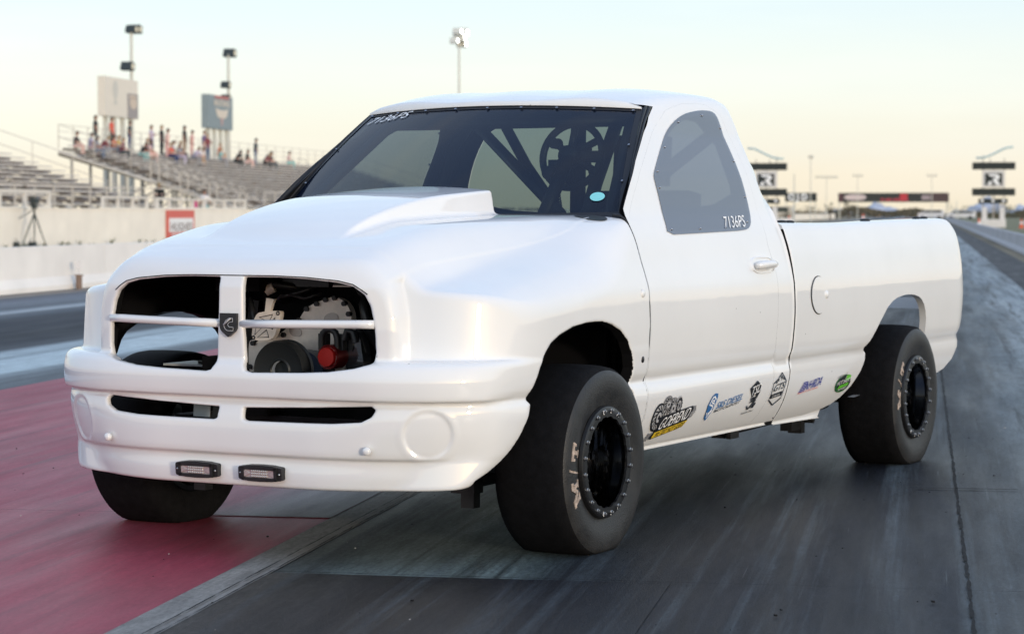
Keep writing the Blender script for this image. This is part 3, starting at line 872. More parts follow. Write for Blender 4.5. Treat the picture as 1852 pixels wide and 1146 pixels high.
WIN = [(0.924,1.175),(0.955,1.232),(0.980,1.312),(0.987,1.403),(0.997,1.425),(1.071,1.474),(1.166,1.534),(1.288,1.608),(1.386,1.654),(1.507,1.692),(1.64,1.712),(1.769,1.72),(1.835,1.718),(1.873,1.703),(1.893,1.651),(1.907,1.527),(1.902,1.378),(1.885,1.279),(1.851,1.232),(1.8,1.2),(1.732,1.188),(1.451,1.183),(1.161,1.178)]
WIN = round_poly(uz(WIN), 1); OPEN = inset_poly(WIN, .030)
cabV = patch(S_drv, cab_out, [DOOR], .030)
cab = put('cab_shell', cabV, M['paint'], truck, True)
linV = patch(S_drv, inset_poly(cab_out, .004), [OPEN], .06, 0.0)
linV = (linV[0] - linV[2] * .022, linV[1], linV[2])
put('cab_lining', linV, M['inner'], truck, True)
doorV = patch(S_drv, door_gap(DOOR, .0022, .0007), [OPEN], .030)
winV = patch(S_drv, WIN, [], .035, .0035)
doors = []
for sgn in (0, 1):
    f_ = flip if sgn else (lambda q: q)
    dr = put('door', f_(doorV), M['paint'], truck); doors.append(dr)
    wv = put('window', f_(winV), M['window2' if sgn else 'window'], dr)
    my = -1 if sgn else 1
    bolts = MB()
    for (u, z) in [(1.209,1.544),(1.441,1.658),(1.706,1.696),(1.878,1.646),(1.890,1.497),(1.878,1.338),(1.793,1.227),(1.533,1.204),(1.264,1.20),(.975,1.198),(1.010,1.371),(1.040,1.439)]:
        q = cab_S(np.array([u]), np.array([s_of(u, z)]))[0]
        bolts.lathe([(.0, .0055), (-.005, .0048), (-.007, .002), (-.0072, 0)], 'Y', (q[0], (q[1] - .003), q[2]), 10)
    if sgn: bolts.v = [(a, -b, c) for a, b, c in bolts.v]
    isl(bolts.build('bolt', M['bolt'], dr, True))
    # handle: dished escutcheon with a bar
    hb = MB()
    def hp(u, z, o): return (u, my * -(float(Wd(u, z)) - .0 + o), z)
    ring = []
    for i in range(28):
        t = 2 * math.pi * i / 28
        ring.append((1.818 + .132 * math.copysign(abs(math.cos(t)) ** .6, math.cos(t)), 1.036 + .036 * math.copysign(abs(math.sin(t)) ** .7, math.sin(t))))
    def rim(k, o): return [hp(1.818 + (u - 1.818) * k, 1.036 + (z - 1.036) * k, o) for u, z in ring]
    rg = [rim(1.06, -.001), rim(1.0, .006), rim(.90, .006), rim(.84, -.016)]
    vs = [q for r_ in rg for q in r_]; fs = []
    for i in range(3):
        for k in range(28):
            fs.append((i*28+k, i*28+(k+1)%28, (i+1)*28+(k+1)%28, (i+1)*28+k))
    fs.append(tuple(84 + k for k in range(28)))
    hb.add(vs, fs)
    h_ = hb.build('handle', M['paint'], dr, True, 50)
    bar = MB()
    bar.tube([hp(1.715, 1.034, .010), hp(1.74, 1.036, .026), hp(1.79, 1.038, .030), hp(1.86, 1.038, .030), hp(1.905, 1.037, .022), hp(1.93, 1.036, .008)], [.013, .017, .019, .019, .017, .012], 12)
    bar.build('handle_bar', M['paint'], dr, True)
# back wall of the cab with the rear window opening
bw_out = [(-.90, .33), (.90, .33), (.888, 1.20), (.784, 1.46), (.725, 1.60), (.66, 1.70), (.58, 1.742), (.3, 1.766), (-.3, 1.766), (-.58, 1.742), (-.66, 1.70), (-.725, 1.60), (-.784, 1.46), (-.888, 1.20)]
rw = round_poly([(-.70, 1.262), (.72, 1.262), (.68, 1.50), (.57, 1.69), (.3, 1.70), (-.3, 1.70), (-.57, 1.69), (-.66, 1.50)], 2)
S_back = lambda y, z: np.stack([np.full_like(y, 2.105), y, z], -1)
put('cab_back_wall', patch(S_back, bw_out, [rw], .08), [M['inner']], truck)
S_back2 = lambda y, z: np.stack([np.full_like(y, 2.112), y, z], -1)
put('rear_window', patch(S_back2, rw, [], .1), [M['rear_glass']], truck)
mb = MB(); mb.box((1.33, 0, .42), (1.5, 1.7, .03)); mb.box((.72, 0, .85), (.04, 1.75, .72)); mb.box((.80, 0, 1.235), (.28, 1.62, .02)); mb.build('cab_floor', M['inner'], truck)

# windshield: laid-back curved pane, black printed border, gaskets, screws
def ws_S(p, q, off=0.0):
    p = np.asarray(p, float); q = np.asarray(q, float)
    bu, bv, bz = .455 + .215 * p * p, .835 * p, 1.248 + .010 * p * p
    tu, tv_, tz = hdr(.675 * p), .675 * p, 1.732 - .024 * p * p
    bow = 4 * q * (1 - q)
    u = bu + (tu - bu) * q - .012 * bow; v = bv + (tv_ - bv) * q; z = bz + (tz - bz) * q + .014 * bow
    return np.stack([u, v, z], -1)
def ws_patch(o, h, d_, off=0.0):
    V_, T_, N_ = patch(ws_S, o, h, d_); N_ = -N_
    return V_ + N_ * off, T_, N_
full_pq = [(-1, -.04), (1, -.04), (1, 1), (-1, 1)]
ws = put('windshield', ws_patch(full_pq, [], .05), M['windshield'], truck)
hole = [(-.972, .02), (.972, .02), (.966, .955), (-.966, .955)]
put('border', ws_patch(full_pq, [hole], .03, .003), M['gasket'], ws)
sb = MB()
for p_ in np.linspace(-.95, .95, 9):
    q = ws_S(p_, .955); sb.box(tuple(q + np.array([-.005, 0, .006])), (.007, .011, .004), ry=-.65)
for q_ in (.27, .60):
    for p_ in (-.972, .972):
        q = ws_S(p_, q_); sb.box(tuple(q + np.array([-.005, 0, .006])), (.008, .008, .004), ry=-.65)
isl(sb.build('screw', M['bolt'], ws))
for s_ in (-1, 1):
    g_ = MB()
    ql = np.linspace(-.02, 1.0, 16)
    ein = [ws_S(1.0 * s_, q) for q in ql]
    zi = np.minimum(np.array([e_[2] for e_ in ein]) + .014, 1.716)
    au = np.interp(zi, [b for a, b in APIL_Z], [a for a, b in APIL_Z]); az = np.array([s_of(u_, max(z_, 1.27)) for u_, z_ in zip(au, zi)])
    eo = [cab_S(np.array([a]), np.array([b]), s_)[0] for a, b in zip(au, az)]
    for e_, k_ in ((.0, 0), (1.0, 1)):
        pass
    rows = []
    for a, b in zip(ein, eo):
        a = np.array(a); b = np.array(b); nrm = np.array([-.55, .25 * s_, .70])
        rows.append([a + nrm * .001, a + (b - a) * .12 + nrm * .010, a + (b - a) * .40 + nrm * .010, a + (b - a) * .46 + nrm * .003, a + (b - a) * .54 + nrm * .003, a + (b - a) * .60 + nrm * .010, a + (b - a) * .9 + nrm * .006, b - nrm * .004 - np.array([0, .004 * s_, 0])])
    n_ = 8
    g_.add([tuple(q) for r_ in rows for q in r_], [(i * n_ + k, (i + 1) * n_ + k, (i + 1) * n_ + k + 1, i * n_ + k + 1) for i in range(15) for k in range(n_ - 1)])
    g_.build('pillar_gasket', M['gasket'], truck, True)
# white lip that closes the roof panel down on to the pane
lp2 = MB(); LIP = 25; hq = [(float(hdr(.675 * abs(p_)) - .012), p_) for p_ in np.linspace(-1, 1, LIP)]
for (uu, p_) in hq:
    pass
rows = []
for p_ in np.linspace(-.998, .998, LIP):
    b_ = ws_S(p_, .978); aa = abs(.672 * p_)
    sg = np.linspace(1.74, 2.50, 200); cc = cab_S(np.full(200, float(hdr(aa)) - .010), sg, 1); k_ = int(np.argmin(np.abs(cc[:, 1] - aa)))
    t_ = cc[k_] * np.array([1, 1 if p_ >= 0 else -1, 1])
    rows.append([t_ + np.array([.012, 0, .0015]), t_ + np.array([-.002, 0, .001]), t_ * .5 + (b_ + np.array([-.010, 0, .012])) * .5 + np.array([-.003, 0, .002]), b_ + np.array([-.004, 0, .0055])])
lp2.add([tuple(q) for r_ in rows for q in r_], [(i * 4 + k, (i + 1) * 4 + k, (i + 1) * 4 + k + 1, i * 4 + k + 1) for i in range(LIP - 1) for k in range(3)])
lp2.build('roof_lip', M['paint'], truck, True)
# seal between fender and door pillar
for s_ in (-1, 1):
    g_ = MB()
    g_.tube([(.605, s_ * .815, 1.2575), (.607, s_ * .845, 1.256), (.609, s_ * .870, 1.240), (.609, s_ * .900, 1.175)], [.007, .006, .004, .001], 8)
    g_.build('cowl_seal', M['gasket'], truck, True)
mb = MB()
for s_ in (-1, 1):
    ov = []
    for t in np.linspace(0, 2 * math.pi, 24, endpoint=False):
        x_, y_ = .548 + .050 * math.cos(t), s_ * (.745 + .070 * math.sin(t))
        hit, loc, nn, ix = front_clip.ray_cast(Vector((x_, y_, 1.6)), Vector((0, 0, -1)))
        ov.append((x_, y_, (loc.z if hit else 1.256) + .0022))
    mb.add(ov, [tuple(range(24))])
isl(mb.build('cowl_vent', M['gasket'], truck))

# ------------------------------------------------------------------ bed
def bed_S(u, s, sign=-1):
    u = np.asarray(u, float); s = np.asarray(s, float)
    lo = np.minimum(s, 1.165)
    rise = .014 * np.clip((u - 3.0) / 1.3, 0, 1) - .004 * np.sin(np.clip((u - 2.2) / 1.2, 0, 1) * math.pi)
    K = np.array([1.08, 1.165, 1.205, 1.235, 1.27, 1.32, 1.40]); one = np.ones_like(u)
    Pa = np.stack([Wd(u, 1.08 * one), Wd(u, 1.165 * one), .931 * one, .915 * one, .885 * one, .84 * one, .76 * one])
    Pz = np.stack([1.08 * one, 1.165 * one, 1.203 * one, 1.217 * one, 1.222 * one, 1.222 * one, 1.220 * one])
    t = np.clip(s, 1.165, 1.33)
    a = np.where(s > 1.165, catmull(t, K, Pa), Wd(u, lo)); z = np.where(s > 1.165, catmull(t, K, Pz), lo)
    e = np.clip((u - 4.52) / .18, 0, .98); a = a - .06 * (1 - np.sqrt(1 - e * e))
    # opening lip rolls out a little round the rear arch
    return np.stack([u, sign * a, z + rise * np.clip((s - .9) / .3, 0, 1)], -1)
ARCH_R = [(2.70, .326), (2.82, .345), (2.90, .372), (2.99, .425), (3.07, .492), (3.105, .545), (3.118, .578), (3.106, .590), (3.112, .604), (3.160, .635), (3.202, .668), (3.287, .735), (3.37, .795), (3.44, .822), (3.511, .838), (3.60, .847), (3.67, .850), (3.777, .845), (3.85, .833), (3.892, .818), (3.935, .790), (3.965, .757), (3.985, .715), (3.994, .67), (3.996, .615), (3.986, .590), (4.01, .56), (4.06, .50), (4.12, .43)]
TAIL = [(4.32, .405), (4.42, .425), (4.512, .472), (4.575, .535), (4.600, .60), (4.612, .64), (4.655, .72), (4.682, .80), (4.690, 1.035), (4.662, 1.095), (4.612, 1.150), (4.55, 1.195), (4.505, 1.235), (4.49, 1.32)]
bed_out = [(2.1265, .314), (2.5, .314)] + ARCH_R + TAIL + [(2.1265, 1.32)]
bedV = patch(lambda u, s: bed_S(u, s), bed_out, [], .034)
bed = put('bed_side', bedV, M['paint'], truck, True)
fl = patch(lambda u, s: bed_S(u, s), inset_poly(bed_out, .006), [], .07); fl = (fl[0] - fl[2] * .03, fl[1], fl[2])
put('bed_lining', fl, M['inner'], bed, True)
# arch lips, turned in
for nm, SS, AR, k0, k1 in (('arch_lip', bed_S, ARCH_R, 6, -3),):
    lip = MB()
    for s_ in (-1, 1):
        ar = resample(AR, .03)[:-6]
        n_ = len(ar); o_ = SS(np.array([q[0] for q in ar]), np.array([q[1] for q in ar]), s_)
        i_ = o_ - np.array([0, s_ * .035, 0])
        lip.add([tuple(q) for q in o_] + [tuple(q) for q in i_], [(k, k + 1, n_ + k + 1, n_ + k) for k in range(n_ - 8)])
    isl(lip.build(nm, M['paint'], bed, True))
bx = MB()
bx.box((3.25, 0, .90), (2.1, 1.72, .03)); bx.box((2.16, 0, .88), (.03, 1.80, .62))
bx.build('bed_floor', M['inner'], truck)
tg = MB(); tg.prism([(4.58, .74), (4.64, .76), (4.665, 1.03), (4.62, 1.10), (4.50, 1.195), (4.46, 1.205), (4.46, 1.17), (4.58, 1.06), (4.60, .80)], -.90, .90)
tg.build('tailgate', M['paint'], truck)
pl = MB()
for (u, r_) in ((2.285, .024), (2.381, .024), (3.405, .026), (4.20, .022), (4.32, .022)):
    for s_ in (-1, 1):
        q = bed_S(np.array([u]), np.array([1.295]), s_)[0]
        pl.lathe([(-.006, r_), (.006, r_), (.010, r_ * .7), (.011, 0)], 'Z', tuple(q), 14)
isl(pl.build('stake_plug', M['black'], bed, True))
# fuel door: a recessed ring with a small finger notch
cu, cz, fr = 2.414, .885, .086
ringp = [(cu + 1.16 * fr * math.cos(t), cz + fr * math.sin(t)) for t in np.linspace(0, 2 * math.pi, 40, endpoint=False)]
fd = put('fuel_door', patch(lambda u, s: bed_S(u, s), ringp, [], .03, .0055), M['paint'], bed)
big = [(cu + (u - cu) * 1.045, cz + (z - cz) * 1.045) for u, z in ringp]; sml = [(cu + (u - cu) * 1.0, cz + (z - cz) * 1.0) for u, z in ringp]
put('fuel_door_gap', patch(lambda u, s: bed_S(u, s), big, [sml], .02, .0015), M['seam'], bed)
mb = MB(); q = bed_S(np.array([2.500]), np.array([.885]))[0]
mb.lathe([(-.004, .020), (-.010, .017), (-.014, .006), (-.0145, 0)], 'Y', tuple(q), 16); mb.build('finger_notch', M['paint'], bed, True)
# pinch-weld flanges under the sills
for nm, S_, a0, a1, z0 in (('sill_flange', cab_S, .62, 2.05, .330), ('sill_flange', bed_S, 2.15, 2.73, .322)):
    fg = MB()
    for s_ in (-1, 1):
        us = np.linspace(a0, a1, 14)
        o_ = S_(us, np.full(14, z0), s_)
        drop = (us - a0) / (a1 - a0) * (.012 if S_ is bed_S else 0)
        rows = [o_ - [0, s_ * .004, -.004], o_ + np.stack([0 * us, -s_ * .018 + 0 * us, -.020 - drop], -1), o_ + np.stack([0 * us, -s_ * .010 + 0 * us, -.026 - drop], -1), o_ + np.stack([0 * us, -s_ * .035 + 0 * us, -.030 - drop], -1)]
        fg.add([tuple(q) for r_ in rows for q in r_], [(i * 14 + k, i * 14 + k + 1, (i + 1) * 14 + k + 1, (i + 1) * 14 + k) for i in range(3) for k in range(13)])
    isl(fg.build(nm, M['paint'], truck, True))
# plain rubber plugs and button screws on the fenders, button screws on the bumper
def on_side(u, z, o=0.0, s_=-1): return (u, s_ * (float(Wd(u, z)) + o), z)
for s_ in (-1, 1):
    mb = MB(); mb.lathe([(0, .014), (-s_ * -.004, .013), (-s_ * -.005, 0)], 'Y', on_side(.548, .687, 0, s_), 16); mb.build('fender_plug', M['black'], front_clip, True)
    mb = MB(); mb.lathe([(0, .017), (s_ * .006, .014), (s_ * .008, .006), (s_ * .0085, 0)], 'Y', on_side(.540, .948, 0, s_), 16); mb.build('button_screw', M['paint'], front_clip, True)
    mb = MB(); c_ = Vector((-.868, s_ * .572, .4285)); d_ = Vector((-.98, s_ * .18, 0)).normalized()
    mb.tube([c_ + d_ * -.012, c_ + d_ * .001, c_ + d_ * .0045, c_ + d_ * .006], [.0155, .0145, .010, .002], 16); mb.build('button_screw', M['paint'], front_clip, True)

# grille bars, shield badge, driving lights
for s_ in (-1, 1):
    mb = MB(); mb.tube([(-.868, s_ * .045, .866), (-.866, s_ * .20, .868), (-.853, s_ * .40, .871), (-.834, s_ * .52, .873), (-.822, s_ * .578, .873)], [.0155] * 5, 12)
    mb.build('grille_bar', M['paint'], front_clip, True)
bd = MB()
bp_ = [(-.036, .904), (.036, .904), (.036, .850), (.028, .838), (0, .818), (-.028, .838), (-.036, .850)]
bd.prism([(a, b) for a, b in bp_], -.893, -.870, plane='YZ')
badge = bd.build('badge', M['black_ink'], truck)
bl = MB()
oc = [(.022, .886), (.006, .886), (-.008, .878), (-.016, .866), (-.016, .856), (-.010, .846), (.0, .841), (.024, .841)]
bl.tube([(-.8945, -a, b) for a, b in oc], .0011, 6)
bl.tube([(-.8945, -a, b) for a, b in [(.022, .886), (.022, .873), (.008, .872), (.001, .866), (.001, .860), (.008, .854), (.024, .854), (.024, .841)]], .0011, 6)
bl.tube([(-.8950, -.013 * 1, .886), (-.8950, .018, .862)], .003, 6)
bl.build('badge_mark', M['ltgrey_ink'], badge, True)
def lightbar(y0):
    T = Matrix.Translation((-.866, y0, .331)) @ Matrix.Rotation(R(-4), 4, 'Y')
    def tr_(mb_):
        mb_.v = [tuple(T @ Vector(p_)) for p_ in mb_.v]; return mb_
    ho = MB()
    pr = [(.094, .018), (.090, .023), (.05, .0285), (0, .030), (-.05, .0285), (-.090, .023), (-.094, .018), (-.094, -.018), (-.090, -.023), (-.05, -.0285), (0, -.030), (.05, -.0285), (.090, -.023), (.094, -.018)]
    wi = [(.070, .017), (-.070, .017), (-.070, -.017), (.070, -.017)]
    ho.prism(pr, -.022, .02, plane='YZ')
    for (y, z, dy, dz) in ((0, .0195, .15, .011), (0, -.0195, .15, .011), (.070, 0, .012, .050), (-.070, 0, .012, .050)): ho.box((-.025, y, z), (.010, dy, dz))
    h_ = tr_(ho).build('driving_light', M['black'], truck)
    le = MB(); le.box((-.0225, 0, 0), (.004, .126, .028))
    for i in range(8):
        for j in range(3):
            le.lathe([(-.0245, .0052), (-.0285, .004), (-.030, 0)], 'X', (0, -.030 + i * .0086, -.0095 + j * .0095), 8)
    for s2 in (-1, 1):
        le.prism([(s2 * .064, .012), (s2 * .064, -.012), (s2 * .040, 0)], -.029, -.024, plane='YZ')
    tr_(le).build('lens', M['lens'], h_, False)
    sc_ = MB()
    for y in (-.084, .084): sc_.lathe([(-.022, .0042), (-.026, .0036), (-.0265, 0)], 'X', (0, y, 0), 10)
    isl(tr_(sc_).build('screw', M['bolt'], h_, True))
lightbar(.147); lightbar(-.133)

# ------------------------------------------------------------------ wheels
PROF = [(.128, .215), (.140, .235), (.150, .262), (.155, .292), (.151, .322), (.141, .343), (.126, .355), (.09, .3605), (.045, .362), (0, .3625),
        (-.045, .362), (-.09, .3605), (-.126, .355), (-.141, .343), (-.151, .322), (-.155, .292), (-.151, .262), (-.143, .235), (-.136, .212)]
HUBZ = .336
def wall_y(r):                         # outer sidewall position for a radius
    q = sorted([(b, a) for a, b in PROF[13:]])
    return float(np.interp(r, [x[0] for x in q], [x[1] for x in q]))
def squash(vs):
    out = []
    for x, y, z in vs:
        lim = -HUBZ + .002
        if z < lim + .03:
            k = min(1, max(0, (lim + .03 - z) / .06)); y = y * (1 + .05 * k)
        if z < lim: z = lim
        out.append((x, y, z))
    return out
def glyph(name):
    q = lambda a, b, c, d: [(a, b), (c, b), (c, d), (a, d)]
    if name == 'M':
        return [q(-.50, 0, -.28, 1), q(.28, 0, .50, 1), [(-.28, 1), (-.28, .60), (0, .20), (0, .60)], [(.28, 1), (0, .60), (0, .20), (.28, .60)], q(-.62, 0, -.50, .17), q(-.28, 0, -.17, .17), q(.17, 0, .28, .17), q(.50, 0, .62, .17), q(-.62, .83, -.50, 1), q(.50, .83, .62, 1)]
    if name == 'T':
        return [q(-.12, .17, .12, .80), q(-.26, 0, .26, .17), q(-.50, .80, .50, 1), q(-.50, .58, -.34, .80), q(.34, .58, .50, .80)]
    return [[(-.24, -.05), (-.10, -.05), (.24, 1.05), (.10, 1.05)]]
def make_wheel():
    mb = MB(); mb.lathe(PROF, 'Y', n=96)
    n = 96
    mb.m = [1 if i // n <= 12 else 0 for i in range(len(mb.f))]  # inner sidewall takes the tread's black too, its shade and grime as colour
    mb.v = squash(mb.v)
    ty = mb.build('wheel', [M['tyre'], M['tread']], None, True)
    # bulge lines moulded in the sidewall
    rm = MB(); br = MB()
    prof = [(-.138, .212), (-.150, .2085), (-.153, .204), (-.153, .186)]
    N = 240
    vs = []; fs = []
    def ringv(fn):
        return [fn(2 * math.pi * k / N) for k in range(N)]
    rows = []
    for a, r in prof: rows.append(ringv(lambda t, a=a, r=r: (r * math.cos(t), a, r * math.sin(t))))
    wav = lambda t: .1665 + .0055 * (abs(math.sin(t * 10)) ** .7) 
    rows.append(ringv(lambda t: (wav(t) * math.cos(t), -.153, wav(t) * math.sin(t))))
    rows.append(ringv(lambda t: ((wav(t) - .001) * math.cos(t), -.146, (wav(t) - .001) * math.sin(t))))
    rows.append(ringv(lambda t: (.1745 * math.cos(t), -.140, .1745 * math.sin(t))))
    br.add([q for r_ in rows for q in r_], [(i*N+k, i*N+(k+1)%N, (i+1)*N+(k+1)%N, (i+1)*N+k) for i in range(len(rows) - 1) for k in range(N)])
    br.build('beadlock_ring', M['ring'], ty, True, 40); rows = []
    for a, r in [(-.141, .1745), (-.125, .174), (-.10, .166), (-.06, .163), (0.0, .160), (.02, .156), (.028, .145), (.025, .12), (.012, .09), (.010, .060), (-.005, .055), (-.02, .05), (-.022, .02), (-.022, .0005)]:
        rows.append(ringv(lambda t, a=a, r=r: (r * math.cos(t), a, r * math.sin(t))))
    vs = [q for r_ in rows for q in r_]
    for i in range(len(rows) - 1):
        for k in range(N): fs.append((i*N+k, i*N+(k+1)%N, (i+1)*N+(k+1)%N, (i+1)*N+k))
    rm.add(vs, fs)
    # back of the barrel
    rm.lathe([(.128, .212), (.13, .19), (.05, .165), (.028, .15)], 'Y', n=48)
    rim = rm.build('rim', M['rim'], ty, True, 40)
    # spokes pressed in the centre
    sp = MB()
    for k in range(10):
        t = 2 * math.pi * k / 10
        sp.box((.105 * math.cos(t), .006, .105 * math.sin(t)), (.085, .022, .022), ry=-t)
    isl(sp.build('spoke', M['rim'], ty, False))
    nt = MB()
    for k in range(5):
        t = 2 * math.pi * (k + .3) / 5; nt.cyl((.036 * math.cos(t), -.018, .036 * math.sin(t)), (.036 * math.cos(t), -.034, .036 * math.sin(t)), .009, 6)
    isl(nt.build('lug_nut', M['bolt'], ty))
    b0 = None
    for k in range(20):
        t = 2 * math.pi * (k + .5) / 20
        if b0 is None:
            mb = MB(); mb.lathe([(0, .0085), (-.004, .0085), (-.005, .0065), (-.010, .0060), (-.011, 0)], 'Y', n=10)
            b0 = mb.build('bolt', M['bolt'], ty, False); o = b0
        else:
            o = b0.copy(); COL.objects.link(o); o.parent = ty
        o.location = (.1935 * math.cos(t), -.153, .1935 * math.sin(t))
    # small cast letters between the bolts, USA at the top and at the foot of the ring
    def text_mesh(s, size):
        cu_ = bpy.data.curves.new('letters', 'FONT'); cu_.body = s; cu_.size = size; cu_.align_x = 'CENTER'; cu_.offset = size * .02
        ob_ = bpy.data.objects.new('letters', cu_); COL.objects.link(ob_)
        dg = bpy.context.evaluated_depsgraph_get(); me_ = bpy.data.meshes.new_from_object(ob_.evaluated_get(dg))
        v_ = [tuple(q.co) for q in me_.vertices]; f_ = [tuple(p_.vertices) for p_ in me_.polygons]
        bpy.data.objects.remove(ob_); bpy.data.curves.remove(cu_); bpy.data.meshes.remove(me_)
        return v_, f_
    lt = MB()
    for ch, deg in (('U', 100), ('S', 82), ('A', 64), ('A', -64), ('S', -82), ('U', -100)):
        v_, f_ = text_mesh(ch, .024)
        t0 = R(deg); q = []
        for x, y, z in v_:
            X, Y = x, y + .184
            a_ = t0 - math.pi / 2
            if deg < 0:
                X, Y = -x, -(y - .0085) + .1935 - .0; Y = .1935 + (-(y - .0085)); a_ = t0 - math.pi / 2
            q.append((X * math.cos(a_) - Y * math.sin(a_), -.1545, X * math.sin(a_) + Y * math.cos(a_)))
        lt.add(q, f_)
    lt.build('ring_lettering', M['white_ink'], ty)
    # large sidewall letters, standing 2 mm proud
    lg = MB()
    for ch, deg, w, hgt in (('M', 199, .070, .070), ('/', 182.5, .052, .074), ('T', 167.5, .062, .066)):
        for P_ in glyph(ch):
            Q = resample(P_, .2); nq = len(Q)
            vs = []
            for lvl in (0, 1):
                for x, y in Q:
                    r_ = .236 + y * hgt; th = R(deg) - x * w / .265
                    vs.append((r_ * math.cos(th), wall_y(r_) - (.0028 if lvl else -.003), r_ * math.sin(th)))
            cx_, cy_ = sum(p[0] for p in Q) / nq, sum(p[1] for p in Q) / nq; rc_ = .236 + cy_ * hgt; tc_ = R(deg) - cx_ * w / .265
            vs.append((rc_ * math.cos(tc_), wall_y(rc_) - .0028, rc_ * math.sin(tc_)))
            fs = [(nq + i, nq + (i + 1) % nq, 2 * nq) for i in range(nq)] + [(i, (i + 1) % nq, nq + (i + 1) % nq, nq + i) for i in range(nq)]
            lg.add(vs, fs)
    lg.build('sidewall_lettering', M['tan_letter'], ty)
    return ty
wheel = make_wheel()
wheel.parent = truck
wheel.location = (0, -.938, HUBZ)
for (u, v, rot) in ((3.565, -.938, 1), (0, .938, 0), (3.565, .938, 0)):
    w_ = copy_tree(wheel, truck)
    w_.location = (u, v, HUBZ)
    if v > 0: w_.rotation_euler = (0, 0, math.pi)
    if rot:
        for ch in w_.children:
            if ch.name.startswith(('sidewall', 'bolt', 'ring')):
                ch.matrix_parent_inverse = Matrix.Identity(4)
                loc = Matrix.Rotation(R(20), 4, 'Y') @ Matrix.Translation(ch.location)
                ch.matrix_basis = loc if not ch.name.startswith('bolt') else Matrix.Translation(loc.translation)

# ------------------------------------------------------------------ frame, suspension, engine bay
fr_ = MB()
for s_ in (-1, 1):
    fr_.box((2.3, s_ * .44, .43), (4.1, .07, .13)); fr_.box((-.10, s_ * .42, .44), (1.0, .07, .12))
for u in (-.35, .9, 1.9, 2.9, 4.2): fr_.box((u, 0, .44), (.07, .85, .10))
fr_.build('frame', M['black'], truck)
ax = MB()
ax.cyl((3.565, -.80, .336), (3.565, .80, .336), .045); ax.lathe([(-.16, .05), (-.12, .13), (0, .16), (.12, .13), (.16, .05)], 'Y', (3.565, 0, .336), 24)
for s_ in (-1, 1):
    ax.tube([(2.28, s_ * .60, .245), (2.9, s_ * .62, .262), (3.50, s_ * .62, .285)], .022, 10)
    ax.tube([(2.30, s_ * .60, .30), (3.50, s_ * .62, .40)], .018, 10)
    ax.box((2.25, s_ * .60, .270), (.16, .07, .10)); ax.box((2.20, s_ * .66, .255), (.10, .02, .07)); ax.box((2.02, s_ * .60, .285), (.40, .05, .035))
    ax.box((3.02, s_ * .62, .235), (.12, .06, .09)); ax.box((3.10, s_ * .62, .20), (.05, .07, .06)); ax.cyl((3.13, s_ * .58, .235), (3.13, s_ * .70, .235), .016, 10)
ax.build('rear_axle', M['black'], truck)
fs_ = MB()
for s_ in (-1, 1):
    fs_.box((-.20, s_ * .60, .245), (.07, .10, .06)); fs_.box((-.20, s_ * .615, .195), (.05, .055, .07)); fs_.box((-.22, s_ * .56, .26), (.09, .04, .03))
    fs_.tube([(-.25, s_ * .40, .28), (-.15, s_ * .60, .25), (0, s_ * .78, .30)], .025, 10)
    fs_.tube([(.02, s_ * .48, .62), (.0, s_ * .62, .60), (.0, s_ * .78, .48)], .022, 10)
    fs_.cyl((.05, s_ * .52, .70), (.0, s_ * .70, .30), .035, 12)
    fs_.box((0, s_ * .80, .36), (.10, .06, .26)); fs_.tube([(-.22, s_ * .15, .30), (-.18, s_ * .78, .31)], .014, 8)
fs_.tube([(-.62, -.55, .30), (-.64, -.35, .268), (-.64, .35, .268), (-.62, .55, .30)], .016, 8)
fs_.box((-.60, .07, .275), (.12, .16, .02)); fs_.box((-.62, -.44, .280), (.10, .16, .03))
fs_.build('front_suspension', M['black'], truck)
tp = MB(); tp.box((-.22, .55, .665), (.20, .34, .008)); tp.build('steering_brace_plate', mat('pale_plate', (.55, .60, .60), .4), truck)
tb_ = MB()
for y in (.50, .58): tb_.cyl((-.26, y, .668), (-.26, y, .680), .012, 10)
tb_.box((-.30, .30, .75), (.05, .045, .36), rx=.12); tb_.box((-.28, .40, .70), (.05, .30, .05), rx=-.35); tb_.box((-.32, .26, .64), (.05, .30, .09))
tb_.build('radiator_support', M['black'], truck)
en = MB()
en.box((.14, 0, .78), (.95, .46, .62)); en.box((-.28, .30, .60), (.3, .30, .22)); en.box((-.10, -.42, .95), (.5, .22, .24)); en.box((-.30, -.28, .74), (.18, .12, .50)); en.box((-.12, .22, 1.02), (.8, .20, .10))
en.cyl((-.36, .14, .96), (-.30, .02, 1.02), .05, 16); en.cyl((-.20, -.36, .90), (-.05, -.40, .92), .12, 24)
engine = en.build('engine', M['inner'], truck)
def spl(P, it=2): return round_poly(P, it)
gc = MB()
gear = spl([(-.01, .855), (-.045, .905), (-.080, .925), (-.125, .940), (-.175, .955), (-.225, .935), (-.252, .89), (-.248, .80), (-.262, .72), (-.27, .66), (.20, .655), (.215, .67), (.215, .765), (.205, .785), (.10, .79), (.06, .815), (.02, .845)], 2)
gc.prism([(y, z) for y, z in gear], -.455, -.42, plane='YZ')
gcov = gc.build('gear_cover', M['alu'], engine, False, 35)
gb = MB()
for (y, z) in [(-.02, .862), (-.055, .905), (-.10, .925), (-.140, .941), (-.180, .948), (-.222, .928), (-.242, .89), (-.246, .84), (-.250, .74), (-.258, .69), (.19, .77), (.205, .68), (.05, .805)]:
    gb.cyl((-.468, y, z), (-.45, y, z), .0095, 10); 
isl(gb.build('bolt', M['black'], engine))
pc = MB(); pc.prism(spl([(-.13, .88), (-.165, .895), (-.195, .885), (-.19, .855), (-.13, .85)], 2), -.459, -.452, plane='YZ'); pc.prism(spl([(.03, .84), (-.03, .83), (-.03, .80), (.02, .80)], 2), -.459, -.452, plane='YZ')
